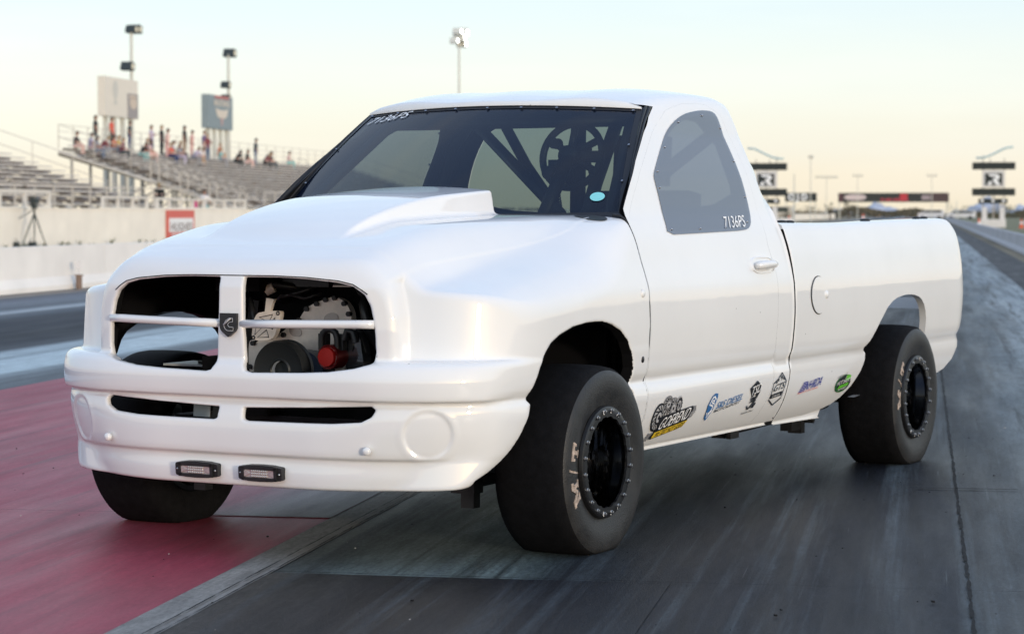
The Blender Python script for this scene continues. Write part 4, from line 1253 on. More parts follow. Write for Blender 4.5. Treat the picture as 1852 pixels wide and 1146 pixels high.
pc.build('cover_boss', mat('bare_alloy_boss', (.42, .38, .35), .4, 1.0), engine, False, 35)
wp = MB()
xp = spl([(.150, .842), (.138, .878), (.118, .893), (.03, .900), (.022, .888), (.036, .842), (.052, .800), (.075, .787), (.145, .784), (.156, .795)], 1)
wp.prism(xp, -.520, -.495, plane='YZ')
wp_ = wp.build('water_pump_cover', M['alu'], engine, False, 35)
xr = MB()
for tri in ([(.120, .872), (.058, .884), (.076, .856)], [(.048, .872), (.060, .828), (.080, .842)], [(.130, .856), (.140, .806), (.098, .842)], [(.128, .796), (.076, .798), (.086, .826)]):
    c = (sum(a for a, b in tri) / 3, sum(b for a, b in tri) / 3)
    big_ = [(c[0] + (a - c[0]) * 1.0, c[1] + (b - c[1]) * 1.0) for a, b in tri]
    xr.tube([(-.5205, a, b) for a, b in big_], .0022, 6, closed=True)
for y, z in ((.034, .889), (.146, .795)): xr.lathe([(-.519, .008), (-.5225, .008), (-.5225, .004)], 'X', (0, y, z), 14)
isl(xr.build('pocket_edge', M['black'], engine, True))
nk = MB(); nk.prism([(.105, .893), (.080, .896), (.066, .935), (.060, .94), (.098, .945)], -.505, -.49, plane='YZ'); nk.cyl((-.45, .10, .985), (-.46, .13, .97), .020, 14); nk.build('thermostat_neck', M['alu'], engine, False)
pu = MB()
pu.lathe([(-.60, .036), (-.605, .040), (-.60, .046), (-.61, .100), (-.615, .108), (-.60, .114), (-.575, .114), (-.57, .106), (-.55, .106), (-.545, .114)], 'X', (0, -.028, .680), 48)
pu.lathe([(-.58, .0), (-.582, .036)], 'X', (0, -.028, .680), 32)
pu.build('crank_pulley', mat('dark_pulley', (.016, .018, .020), .45), engine, True, 40)
p2 = MB(); p2.lathe([(-.545, 0), (-.545, .100), (-.50, .102), (-.49, .096), (-.456, .096)], 'X', (0, -.085, .655), 48)
p2.build('damper', mat('blue_black_damper', (.020, .030, .055), .35), engine, True, 40)
rc = MB()
rc.lathe([(-.60, 0), (-.60, .034), (-.595, .0365), (-.588, .037)], 'X', (0, -.230, .736), 40)
rcap = rc.build('oil_cap', M['red'], engine, True, 40)
ro = MB(); ro.lathe([(-.588, .037), (-.590, .044), (-.583, .046), (-.52, .046)], 'X', (0, -.232, .736), 40)
for k in range(10):
    t = 2 * math.pi * k / 10; ro.cyl((-.585, -.232 + .0425 * math.cos(t), .736 + .0425 * math.sin(t)), (-.592, -.232 + .0425 * math.cos(t), .736 + .0425 * math.sin(t)), .0035, 6)
ro.build('cap_ring', mat('dark_red_anodised', (.16, .008, .008), .35, .4), engine, True, 40)
ho = MB()
ho.tube([(-.565, -.190, .74), (-.565, -.190, .800), (-.565, -.196, .822), (-.565, -.212, .834), (-.565, -.232, .836), (-.565, -.250, .826), (-.565, -.258, .806), (-.565, -.260, .74)], .0125, 12)
ho.tube([(-.560, -.287, .80), (-.560, -.300, .835), (-.560, -.325, .828), (-.560, -.335, .79)], .014, 12)
ho.box((-.545, -.188, .790), (.03, .034, .06)); ho.box((-.545, -.262, .790), (.03, .034, .06))
ho.build('hose_loop', M['black'], engine, True, 40)
cv = MB(); cv.prism(spl([(-.270, .83), (-.30, .845), (-.325, .83), (-.335, .76), (-.345, .70), (-.33, .66), (-.27, .66), (-.262, .75)], 2), -.52, -.46, plane='YZ')
cv.prism(spl([(-.278, .80), (-.30, .80), (-.302, .755), (-.280, .755)], 1), -.525, -.515, plane='YZ')
cv.build('side_cover', mat('smoked_cover', (.03, .032, .036), .12, coat=1.0), engine, False, 35)
rl = MB(); rl.box((-.40, -.19, 1.012), (.05, .08, .030)); rl.box((-.40, -.06, 1.005), (.08, .16, .035)); rl.box((-.40, .05, 1.0), (.06, .05, .04))
rl.build('fuel_rail', mat('grey_black_housing', (.03, .032, .034), .4), engine)
rs = MB(); rs.box((-.43, -.195, .992), (.012, .078, .006)); rs.build('bracket_edge', M['alu'], engine)
hz_ = MB()
for (P_, r_) in (([(-.42, .30, .98), (-.46, .18, 1.005), (-.44, .02, .985), (-.30, -.02, .96)], .014), ([(-.40, -.30, .99), (-.48, -.32, .93), (-.47, -.33, .84), (-.42, -.36, .76)], .020), ([(-.40, -.10, 1.0), (-.47, -.02, .965), (-.46, .06, .95), (-.40, .12, .93)], .009),
                 ([(-.44, .22, .94), (-.47, .18, .88), (-.46, .17, .80), (-.42, .20, .74)], .012), ([(-.40, -.24, .99), (-.44, -.28, .965), (-.40, -.36, .95)], .010), ([(-.47, .02, .96), (-.48, -.06, .945), (-.46, -.12, .965)], .006)):
    hz_.tube(P_, r_, 8)
isl(hz_.build('hose', mat('rubber_hose', (.018, .018, .020), .35), engine, True))
mb = MB(); mb.box((.585, 0, .85), (.02, 1.6, .75)); mb.build('firewall', M['inner'], truck)
lab = MB(); lab.box((-.70, .255, .55), (.004, .075, .09), ry=.1); lab.build('label_sheet', mat('pale_label', (.45, .5, .55), .5), truck)
lt_ = MB(); lt_.box((-.70, .17, .55), (.02, .05, .12), rx=.25); lt_.box((-.68, .12, .55), (.02, .03, .12), rx=.2); lt_.build('intercooler_hose', M['black'], truck)

# ------------------------------------------------------------------ cabin: cage bars, steering wheel, dash
cg = MB()
def bar(*p, r=.021): cg.tube(p, r, 12)
bar((1.75, .441, 1.666), (.95, -.403, 1.261), r=.026)
bar((1.75, .331, 1.721), (1.40, -.001, 1.475), (1.10, -.261, 1.337), r=.024)
for s_ in (-1, 1):
    bar((1.98, s_ * .82, .40), (1.98, s_ * .82, 1.25), (1.96, s_ * .70, 1.58), (1.95, s_ * .58, 1.72), r=.030)
    bar((1.95, s_ * .58, 1.715), (1.40, s_ * .58, 1.70), (1.22, s_ * .60, 1.655), (.75, s_ * .74, 1.30), (.70, s_ * .78, .5), r=.024)
bar((1.95, -.58, 1.715), (1.95, .58, 1.715), r=.022)
bar((1.22, -.60, 1.658), (1.22, .60, 1.658), r=.024)
bar((1.60, -.353, 1.675), (1.20, -.445, 1.397), (1.0, -.503, 1.259), r=.030)
bar((1.42, -.250, 1.70), (1.30, -.306, 1.266), r=.034)
bar((1.85, -.68, 1.60), (1.25, -.55, 1.30), (1.0, -.52, 1.22), r=.03)
cg.build('roll_cage', M['black'], truck, True)
st = MB()
st.box((1.70, -.40, 1.15), (.12, .10, .90), ry=.08); st.box((1.74, -.42, 1.0), (.14, .46, .72), ry=.12); st.box((1.50, -.42, .68), (.46, .46, .14)); st.box((1.76, -.40, 1.50), (.10, .24, .22), ry=.1)
st.build('seat', M['inner'], truck)
da = MB(); da.box((.88, 0, 1.19), (.26, 1.56, .07)); da.box((1.02, -.36, 1.20), (.16, .42, .13)); da.build('dashboard', M['black'], truck)
SWC = Vector((1.22, -.320, 1.512)); tilt = R(14)
def sp_(a, b, d=0.0):
    return tuple(SWC + Vector((d * math.cos(tilt) + b * math.sin(tilt), a, -d * math.sin(tilt) * 0 + b * math.cos(tilt))))
sw = MB(); sw.tube([sp_(.142 * math.cos(t), .142 * math.sin(t)) for t in np.linspace(0, 2 * math.pi, 40, endpoint=False)], .016, 10, closed=True)
swh = sw.build('steering_wheel', M['black'], truck, True)
hb = MB()
for a in (35, 150, 210, 330, 270, 90):
    t = R(a); hb.tube([sp_(.03 * math.cos(t), .03 * math.sin(t), -.02), sp_(.135 * math.cos(t), .135 * math.sin(t))], .016, 8)
hb.cyl(sp_(0, 0, .02), sp_(0, 0, -.05), .045, 20); hb.cyl(sp_(0, -.02, -.04), (.92, -.33, 1.24), .03, 12)
hb.build('spoke', M['black'], swh, True)
pd = MB()
pd.lathe([(-.03, .0), (-.03, .030), (.02, .034), (.03, .0)], 'X', sp_(.095, -.075), 20); pd.lathe([(-.03, .0), (-.03, .022), (.02, .024), (.03, 0)], 'X', sp_(.085, .055), 16); pd.lathe([(-.02, 0), (-.02, .018), (.02, .018), (.03, 0)], 'X', sp_(-.05, .03, .03), 16)
pd.box(sp_(.07, -.035), (.05, .06, .035)); pd.box(sp_(-.09, -.005), (.05, .12, .05))
pd.build('button_pod', M['black'], swh, False)
def coil(p0, p1, r, turns, name):
    p0, p1 = Vector(p0), Vector(p1); d = p1 - p0; a = d.normalized().cross(Vector((1, 0, 0))).normalized(); b = a.cross(d.normalized())
    mb = MB(); mb.tube([p0 + d * (i / (turns * 8)) + (a * math.cos(i * math.pi / 4) + b * math.sin(i * math.pi / 4)) * r for i in range(turns * 8 + 1)], r * .42, 5)
    return mb.build(name, M['black'], swh, True)
coil((1.15, -.27, 1.440), (1.05, -.351, 1.264), .009, 16, 'coiled_cord'); coil((1.15, -.427, 1.50), (1.12, -.466, 1.419), .009, 9, 'coiled_cord')

# ------------------------------------------------------------------ vinyl stickers and lettering
def text_geo(s, offset=0.0, shear=0.0):
    cu_ = bpy.data.curves.new('t', 'FONT'); cu_.body = s; cu_.size = 1.0; cu_.offset = offset; cu_.shear = shear; cu_.resolution_u = 4
    ob_ = bpy.data.objects.new('t', cu_); COL.objects.link(ob_)
    dg = bpy.context.evaluated_depsgraph_get(); me_ = bpy.data.meshes.new_from_object(ob_.evaluated_get(dg))
    v_ = np.array([(q.co.x, q.co.y) for q in me_.vertices]); f_ = [tuple(p_.vertices) for p_ in me_.polygons]
    bpy.data.objects.remove(ob_); bpy.data.curves.remove(cu_); bpy.data.meshes.remove(me_)
    return v_, f_
class Sticker:
    """flat vinyl laid on a surface S(p, q); layers stack in half-millimetre steps"""
    def __init__(s, S, base=.004): s.S, s.base, s.v, s.f, s.m, s.mats = S, base, [], [], [], []
    def _mi(s, m):
        if m not in s.mats: s.mats.append(m)
        return s.mats.index(m)
    def shape(s, P, m, lay=0, holes=(), d=.02):
        V, T, N = patch(s.S, P, holes, d, s.base + lay * .0006)
        V2 = V
        b = len(s.v); s.v += [tuple(q) for q in V2]; T = orient(V2, T, N)
        s.f += [tuple(b + i for i in t) for t in T]; s.m += [s._mi(m)] * len(T)
    def line(s, P, w, m, lay=0, closed=False):
        P = [Vector(q) for q in P]; n = len(P); L, R_ = [], []
        for i in range(n):
            a = P[i - 1] if (closed or i) else P[i]; c = P[(i + 1) % n] if (closed or i < n - 1) else P[i]
            d = (c - a).normalized(); nn = Vector((-d.y, d.x)) * w / 2; L.append(tuple(P[i] + nn)); R_.append(tuple(P[i] - nn))
        pts = np.array(L + R_); X = s.S(pts[:, 0], pts[:, 1]); e = 2e-3
        a = s.S(pts[:, 0] + e, pts[:, 1]) - s.S(pts[:, 0] - e, pts[:, 1]); b2 = s.S(pts[:, 0], pts[:, 1] + e) - s.S(pts[:, 0], pts[:, 1] - e)
        N = np.cross(a, b2); N /= np.linalg.norm(N, axis=1)[:, None]; X = X + N * (s.base + lay * .0006)
        b = len(s.v); s.v += [tuple(q) for q in X]
        for i in range(n if closed else n - 1):
            j = (i + 1) % n; s.f.append((b + i, b + n + i, b + n + j, b + j)); s.m.append(s._mi(m))
    def text(s, t, p0, p1, up, m, lay=0, bold=0.0, shear=0.0):
        """baseline runs p0 -> p1, 'up' is the vector of one cap height"""
        v_, f_ = text_geo(t, bold, shear)
        x0, x1 = v_[:, 0].min(), v_[:, 0].max(); y1 = v_[:, 1].max(); y0 = 0.0
        k = (v_[:, 0] - x0) / (x1 - x0); h = (v_[:, 1] - y0) / (y1 - y0)
        p = p0[0] + (p1[0] - p0[0]) * k + up[0] * h; q = p0[1] + (p1[1] - p0[1]) * k + up[1] * h
        X = s.S(p, q); e = 2e-3
        a = s.S(p + e, q) - s.S(p - e, q); b2 = s.S(p, q + e) - s.S(p, q - e)
        N = np.cross(a, b2); N /= np.linalg.norm(N, axis=1)[:, None]; X = X + N * (s.base + lay * .0006)
        b = len(s.v); s.v += [tuple(r_) for r_ in X]; s.f += [tuple(b + i for i in g) for g in f_]; s.m += [s._mi(m)] * len(f_)
    def build(s, name, parent, label=None):
        o = mk(name, s.v, s.f, s.mats, parent, s.m, False)
        if label: o['label'] = label
        return o
def ell(c, a, b, n=28, sk=0.0): return [(c[0] + a * math.cos(t) + sk * b * math.sin(t), c[1] + b * math.sin(t)) for t in np.linspace(0, 2 * math.pi, n, endpoint=False)]
S_cab = lambda u, s: cab_S(u, s, -1)
S_bed = lambda u, s: bed_S(u, s, -1)
dr = doors[0]
K, Wk = M['black_ink'], M['white_ink']
# GOEREND
g_ = Sticker(S_cab)
for c, a, b, m1, m2 in (((.815, .490), .045, .036, M['grey_ink'], M['ltgrey_ink']), ((.925, .478), .032, .040, M['ltgrey_ink'], M['grey_ink']), ((.870, .470), .050, .046, M['grey_ink'], M['ltgrey_ink']), ((.748, .442), .058, .058, K, M['ltgrey_ink'])):
    g_.shape(ell(c, a, b), m1, 0 if m1 is not K else 1)
    g_.shape(ell(c, a * .86, b * .86), m2, 2); g_.shape(ell(c, a * .52, b * .52), m1, 3); g_.shape(ell(c, a * .36, b * .36), m2, 4); g_.shape(ell(c, a * .16, b * .16), K, 5)
    for t in np.linspace(0, 2 * math.pi, 14, endpoint=False):
        g_.line([(c[0] + a * .55 * math.cos(t), c[1] + b * .55 * math.sin(t)), (c[0] + a * .85 * math.cos(t + .35), c[1] + b * .85 * math.sin(t + .35))], .006, K, 4)
g_.line([(.78, .378), (.735, .372), (.705, .362), (.70, .352), (.72, .350), (.728, .366), (.71, .378)], .010, M['grey_ink'], 1)
g_.shape([(.752, .442), (1.070, .468), (1.080, .454), (1.048, .411), (.765, .381)], K, 6)
g_.shape([(1.065, .463), (1.10, .467), (1.110, .448), (1.085, .420), (1.055, .415)], M['grey_ink'], 5)
g_.shape([(.755, .384), (1.050, .414), (1.048, .404), (.99, .378), (.745, .352), (.735, .358)], K, 5)
g_.shape([(.758, .381), (1.052, .410), (1.020, .384), (.752, .357)], M['yellow_ink'], 7)
g_.text('GOEREND', (.772, .390), (1.038, .418), (.020, .047), Wk, 8, .0, .15)
g_.text('WE TEST NOT GUESS!', (.770, .361), (1.022, .3855), (.012, .020), K, 8, .008, .1)
g_.text('.com', (1.045, .426), (1.105, .434), (.006, .015), M['ltgrey_ink'], 9, .01)
g_.build('sticker', dr, 'sticker of grey gears over a black and yellow banner')
# S&S DIESEL MOTORSPORT
g_ = Sticker(S_cab)
B = M['blue_ink']
g_.shape([(1.236, .455), (1.262, .490), (1.290, .503), (1.318, .501), (1.322, .486), (1.300, .432), (1.262, .388), (1.236, .402), (1.238, .418)], B, 0)
g_.line([(1.306, .475), (1.290, .489), (1.268, .484), (1.250, .456), (1.276, .452), (1.290, .446), (1.280, .428), (1.258, .416)], .008, Wk, 1)
g_.line([(1.296, .468), (1.284, .474), (1.270, .468), (1.272, .462), (1.292, .462), (1.300, .452)], .007, Wk, 1)
g_.line([(1.245, .424), (1.256, .402), (1.290, .432)], .006, Wk, 1)
g_.text('S&S DIESEL', (1.330, .4325), (1.598, .4555), (.014, .028), B, 0, .005, .1)
g_.text('MOTORSPORT', (1.322, .4175), (1.582, .4395), (.007, .012), K, 0, .004, .1)
g_.build('sticker', dr, 'blue shield sticker with blue and black lettering')
# TSD
g_ = Sticker(S_cab)
g_.shape([(1.672, .497), (1.740, .529), (1.800, .503), (1.790, .472), (1.772, .452), (1.742, .470), (1.71, .455), (1.700, .470)], K, 0)
g_.text('TSD', (1.690, .463), (1.792, .478), (.010, .040), Wk, 1, .0)
for a in ([(1.705, .452), (1.77, .458)], [(1.700, .446), (1.775, .452)], [(1.712, .440), (1.766, .446)], [(1.700, .434), (1.772, .439)]): g_.line(a, .0045, K, 0)
g_.line([(1.735, .455), (1.742, .430), (1.720, .412), (1.703, .404), (1.690, .414), (1.682, .420)], .009, K, 0); g_.line([(1.752, .455), (1.757, .424), (1.740, .408), (1.760, .412), (1.772, .424), (1.768, .430)], .012, K, 0)
g_.text('Truck Source Diesel', (1.650, .3835), (1.772, .3905), (.003, .010), K, 0, .004, .1)
g_.build('sticker', dr, 'black arrow shaped sticker with a skeleton crank below')
# GTS
g_ = Sticker(S_cab)
O_ = [(2.026, .546), (1.992, .527), (1.986, .520), (1.943, .503), (1.939, .447), (1.926, .430), (1.996, .402), (2.072, .430), (2.090, .505), (2.056, .524)]
g_.line(O_, .0065, K, 0, True)
for P_ in ([(1.985, .516), (1.999, .524), (1.996, .506)], [(2.022, .538), (2.012, .520), (2.028, .526), (2.022, .508), (2.037, .524)], [(2.045, .522), (2.052, .512), (2.060, .516), (2.052, .528)], [(1.962, .502), (1.985, .516), (1.978, .500)]): g_.shape(P_, K, 0)
g_.text('GTS', (1.950, .4640), (2.066, .4745), (.016, .031), K, 0, .01, .1)
g_.shape([(1.938, .452), (2.066, .462), (2.062, .442), (1.934, .433)], K, 0)
g_.text('DIESEL', (1.955, .4385), (2.045, .4455), (.002, .009), M['ltgrey_ink'], 1, .01)
g_.build('sticker', cab, 'black outlined mountain badge sticker')
# NHRDA
g_ = Sticker(S_bed)
for i in range(6):
    t = i / 5; g_.line([(2.275 + .035 * t, .4405 + .041 * t), (2.335 + .028 * t, .4445 + .041 * t)], .0048, M['navy_ink'], 0)
g_.text('NHRDA', (2.335, .4440), (2.536, .4600), (.018, .040), M['navy_ink'], 1, .01, .2)
g_.text('National Hot Rod Diesel Association', (2.268, .4300), (2.512, .4460), (.004, .010), M['pale_red_ink'], 0, .008, .1)
g_.build('sticker', bed, 'navy blue lettering sticker with speed stripes')
# HOT SHOT'S SECRET
g_ = Sticker(S_bed)
g_.shape(ell((2.852, .446), .098, .043, 32, .25), M['dkgreen_ink'], 0); g_.shape(ell((2.858, .448), .088, .037, 32, .25), K, 1)
g_.shape([(2.79, .420), (2.915, .432), (2.925, .446), (2.80, .436)], M['green_ink'], 2)
g_.shape(ell((2.90, .472), .038, .014, 20, .2), M['green_ink'], 2)
g_.text("HOT SHOT'S", (2.765, .4400), (2.940, .4540), (.008, .019), Wk, 3, .0); g_.text('SECRET', (2.800, .4225), (2.910, .4325), (.005, .016), M['green_ink'], 3, .0)
g_.text('THE SECRET', (2.80, .4125), (2.90, .4215), (.003, .007), Wk, 3, .01)
g_.shape([(2.852, .470), (2.862, .478), (2.876, .507), (2.870, .478), (2.874, .468)], M['grey_ink'], 4); g_.text('FUELED BY', (2.758, .4730), (2.835, .4790), (.004, .012), M['grey_ink'], 2, .01)
g_.build('sticker', bed, 'green and black oval sticker with white lettering')
# class number on the driver window and on the windshield
g_ = Sticker(S_cab, .0065)
g_.text('7136PS', (1.520, 1.197), (1.752, 1.2035), (.035, .050), Wk, 0, .0)
g_.build('class_number', doors[0])
g_ = Sticker(lambda p, q: ws_S(p, q), .004)
_n = patch(ws_S, [(-.1, .4), (.1, .4), (.1, .6), (-.1, .6)], [], .1)[2].mean(0)
if _n[0] > 0: g_.base = -.004
NUM_WS = g_

g_.text('7136PS', (.930, .862), (.615, .905), (-.030, .072), Wk, 0, .0)
g_.shape(ell((-.868, .145), .034, .036, 28), M['teal_ink'], 0)
g_.build('class_number', ws)

# ------------------------------------------------------------------ trackside: everything below is laid out in the strip's own frame
CT, ST = math.cos(TH), math.sin(TH)
def tw(x, y, z=0.0): return (x * CT - y * ST, x * ST + y * CT, z)
M['wallw'] = vary(mat('white_painted_concrete', (0.82, 0.78, 0.73), 0.7), 1.2, 0.07, 0.2, 40)
M['wall2'] = vary(mat('cream_painted_wall', (0.88, 0.82, 0.72), 0.75), 0.8, 0.06)
M['wallgrey'] = vary(mat('grey_concrete', (0.40, 0.40, 0.42), 0.8), 1.0, 0.12, 0.2, 30)
M['alu_seat'] = vary(mat('weathered_aluminium', (0.70, 0.65, 0.60), 0.55, 0.1), 6, 0.2)
M['steel'] = vary(mat('galvanised_steel', (0.36, 0.34, 0.31), 0.5, 0.4), 10, 0.2)
M['pole'] = mat('pale_steel_pole', (0.60, 0.59, 0.52), 0.6)
M['whitepipe'] = vary(mat('white_pipe', (0.68, 0.63, 0.56), 0.5), 4, 0.05)
M['creampipe'] = vary(mat('cream_pipe', (0.56, 0.51, 0.44), 0.6), 4, 0.08)
M['dark'] = mat('dark_fitting', (0.03, 0.04, 0.04), 0.6)
M['orange'] = mat('orange_plastic', (0.75, 0.12, 0.04), 0.5)
M['screenblk'] = vary(mat('black_screen', (0.012, 0.018, 0.017), 0.5), 3, 0.2)
M['plantg'] = vary(mat('dry_green_leaf', (0.10, 0.11, 0.035), 0.8), 20, 0.35)

def group_obj(name, xy, label, cat, group=None, z=0.0):
    e_ = empty(name, tw(xy[0], xy[1], z), TH); tag(e_, label, cat, group); return e_

# near barrier: cast panels butted end to end, on a footing
nwall = group_obj('concrete_barrier', (20, 12.0), 'low white concrete barrier along the far side of the left lane', 'barrier')
for i in range(-6, 40):
    mb = MB(); L = 6.0
    mb.prism([(-.16, 0), (.16, 0), (.16, .08), (.09, .22), (.075, .725), (-.075, .725), (-.09, .22), (-.16, .08)], .006, L - .006, plane='YZ')
    o = mb.build('wall_panel', M['wallw'], nwall); o.location = (i * L - 20, 0, 0)
wall2 = group_obj('retaining_wall', (60, 31.0), 'long cream painted wall below the grandstands', 'wall')
for i in range(-4, 30):
    mb = MB(); L = 7.3; mb.box((L / 2, .15, .70), (L - .012, .3, 1.42)); mb.box((L / 2, .15, 1.43), (L - .004, .36, .05))
    o = mb.build('wall_panel', M['wall2'], wall2); o.location = (i * L - 30, 0, 0)
rwall = group_obj('grey_barrier', (40, -5.2), 'grey concrete barrier along the right edge of the strip', 'barrier')
for i in range(-2, 50):
    mb = MB(); L = 8.0
    mb.prism([(-.2, 0), (.2, 0), (.2, .07), (.11, .2), (.09, .56), (-.09, .56), (-.11, .2), (-.2, .07)], .004, L - .004, plane='YZ')
    o = mb.build('wall_panel', M['wallgrey'], rwall); o.location = (i * L, 0, 0)
po = group_obj('hydrant_post', (28.2, 11.72), 'short rusty valve post with a white tag standing against the low white barrier', 'post')
mb = MB(); mb.cyl((0, 0, 0), (0, 0, .22), .055, 10); mb.cyl((0, 0, .22), (0, 0, .24), .075, 10); mb.build('post_body', mat('rusty_post', (.20, .14, .11), .8), po)
mb = MB(); mb.box((-.03, 0, .40), (.02, .09, .12), rz=.4); mb.cyl((0, 0, .22), (0, 0, .48), .008, 6); mb.build('paper_tag', mat('white_tag', (.62, .6, .6), .7), po)

# camera tripod with bags
tr_ = group_obj('camera_tripod', (73.4, 30.35), 'black video camera on a tripod in front of the cream wall', 'tripod')
mb = MB()
for a in (95, 205, 330):
    x, y = .62 * math.cos(R(a)), .50 * math.sin(R(a)); mb.tube([(0, 0, 1.25), (x * .5, y * .5, .62), (x, y, 0)], [.030, .026, .020], 6)
mb.cyl((0, 0, 1.15), (0, 0, 1.40), .04, 8)
mb.tube([(0, .04, 1.38), (-.1, .55, 1.05)], .018, 6)
mb.build('leg', M['dark'], tr_)
mb = MB(); mb.box((0, 0, 1.50), (.20, .16, .18)); mb.box((.03, 0, 1.70), (.36, .20, .20)); mb.cyl((-.25, -.02, 1.70), (-.10, -.02, 1.70), .075, 10); mb.box((.02, 0, 1.85), (.28, .10, .05)); mb.box((.12, .13, 1.62), (.10, .12, .16))
mb.build('video_camera', M['dark'], tr_)
for (dx, dy, lab) in ((-.35, .62, 'small dark bag beside the left tripod leg'), (.10, .12, 'dark bag with a red strap under the middle of the tripod')):
    b_ = group_obj('gear_bag', (73.4 + dx, 30.35 + dy), lab, 'bag', 'bags by the tripod')
    mb = MB(); mb.box((0, 0, .10), (.30, .28, .20), taper=.8); mb.tube([(0, -.1, .19), (0, -.05, .30), (0, .06, .30), (0, .1, .19)], .012, 5); mb.build('bag_body', M['dark'], b_)
# sponsor board on the wall
sg = group_obj('wall_sign', (92.4, 30.93), 'red and white sponsor board hanging on the cream wall', 'sign')
mb = MB(); mb.box((0, 0, .76), (3.9, .05, 1.24)); mb.build('sign_board', mat('coral_red_board', (.66, .13, .10), .5), sg)
mb = MB(); mb.box((0, -.03, .72), (3.4, .02, .62)); sp_w = mb.build('white_panel', M['white_ink'], sg)
v_, f_ = text_geo('HUGHES', .03); k = 3.1 / (v_[:, 0].max()); mk('sign_text', [(-1.55 + x * k, -.043, .47 + y * k * .62) for x, y in v_], f_, mat('grey_text', (.30, .26, .25), .6), sg, None, False)
v_, f_ = text_geo('PERFORMANCE', .01); k = 2.7 / (v_[:, 0].max()); mk('sign_text', [(-1.35 + x * k, -.030, .20 + y * k * .55) for x, y in v_], f_, M['white_ink'], sg, None, False)

# weeds along the foot of the wall: too many and too small to count
rr = random.Random(3); mb = MB()
for i in range(520):
    x = rr.uniform(-20, 150); y = 30.85 - abs(rr.gauss(0, .25)); s_ = rr.choice((.06, .08, .1, .14, .22)) * rr.uniform(.6, 1.3)
    if rr.random() < .5: continue
    for j in range(9):
        a = rr.uniform(0, 6.28); c, d = math.cos(a), math.sin(a); w = s_ * .12; l_ = s_ * rr.uniform(.5, 1); h_ = s_ * rr.uniform(.5, 1.2)
        mb.add([(x - d * w, y + c * w, 0), (x + d * w, y - c * w, 0), (x + c * l_ * .8 + d * w * .5, y + d * l_ * .8 - c * w * .5, h_ * .7), (x + c * l_, y + d * l_, h_)], [(0, 1, 2, 3)])
o = mb.build('weeds', M['plantg'], None, rz=TH); tag(o, 'dry green weeds growing along the foot of the cream wall', 'weeds', None, 'stuff')

# white pipe railing on top of the wall
rail = group_obj('pipe_railing', (60, 31.25), 'white pipe railing standing on top of the cream wall', 'railing', z=1.45)
x = -30.0
segs = [(-20, 17.2, .62, True), (23.2, 28.7, .46, False), (30.1, 43.5, .42, False)]
for (a, b, h_, box) in segs:
    mb = MB(); 
    for z in (h_, ): mb.box(((a + b) / 2, 0, z), (b - a, .12, .14 if box else .10))
    mb.box(((a + b) / 2, 0, .03), (b - a, .10, .06))
    mb.build('rail', M['whitepipe'], rail)
    n_ = max(2, int(round((b - a) / (2.55 if box else 1.75))))
    base_ = None
    for i in range(n_ + 1):
        xx = a + (b - a) * i / n_
        if base_ is None:
            mb = MB(); mb.box((0, 0, h_ / 2), (.16 if not box else .22, .12, h_)); base_ = mb.build('rail_post', M['whitepipe'], rail); q = base_
        else:
            q = base_.copy(); COL.objects.link(q); q.parent = rail
        q.location = (xx, .001, 0)
for xx in (9.9, 12.1, 21.9, 33.5): 
    pass

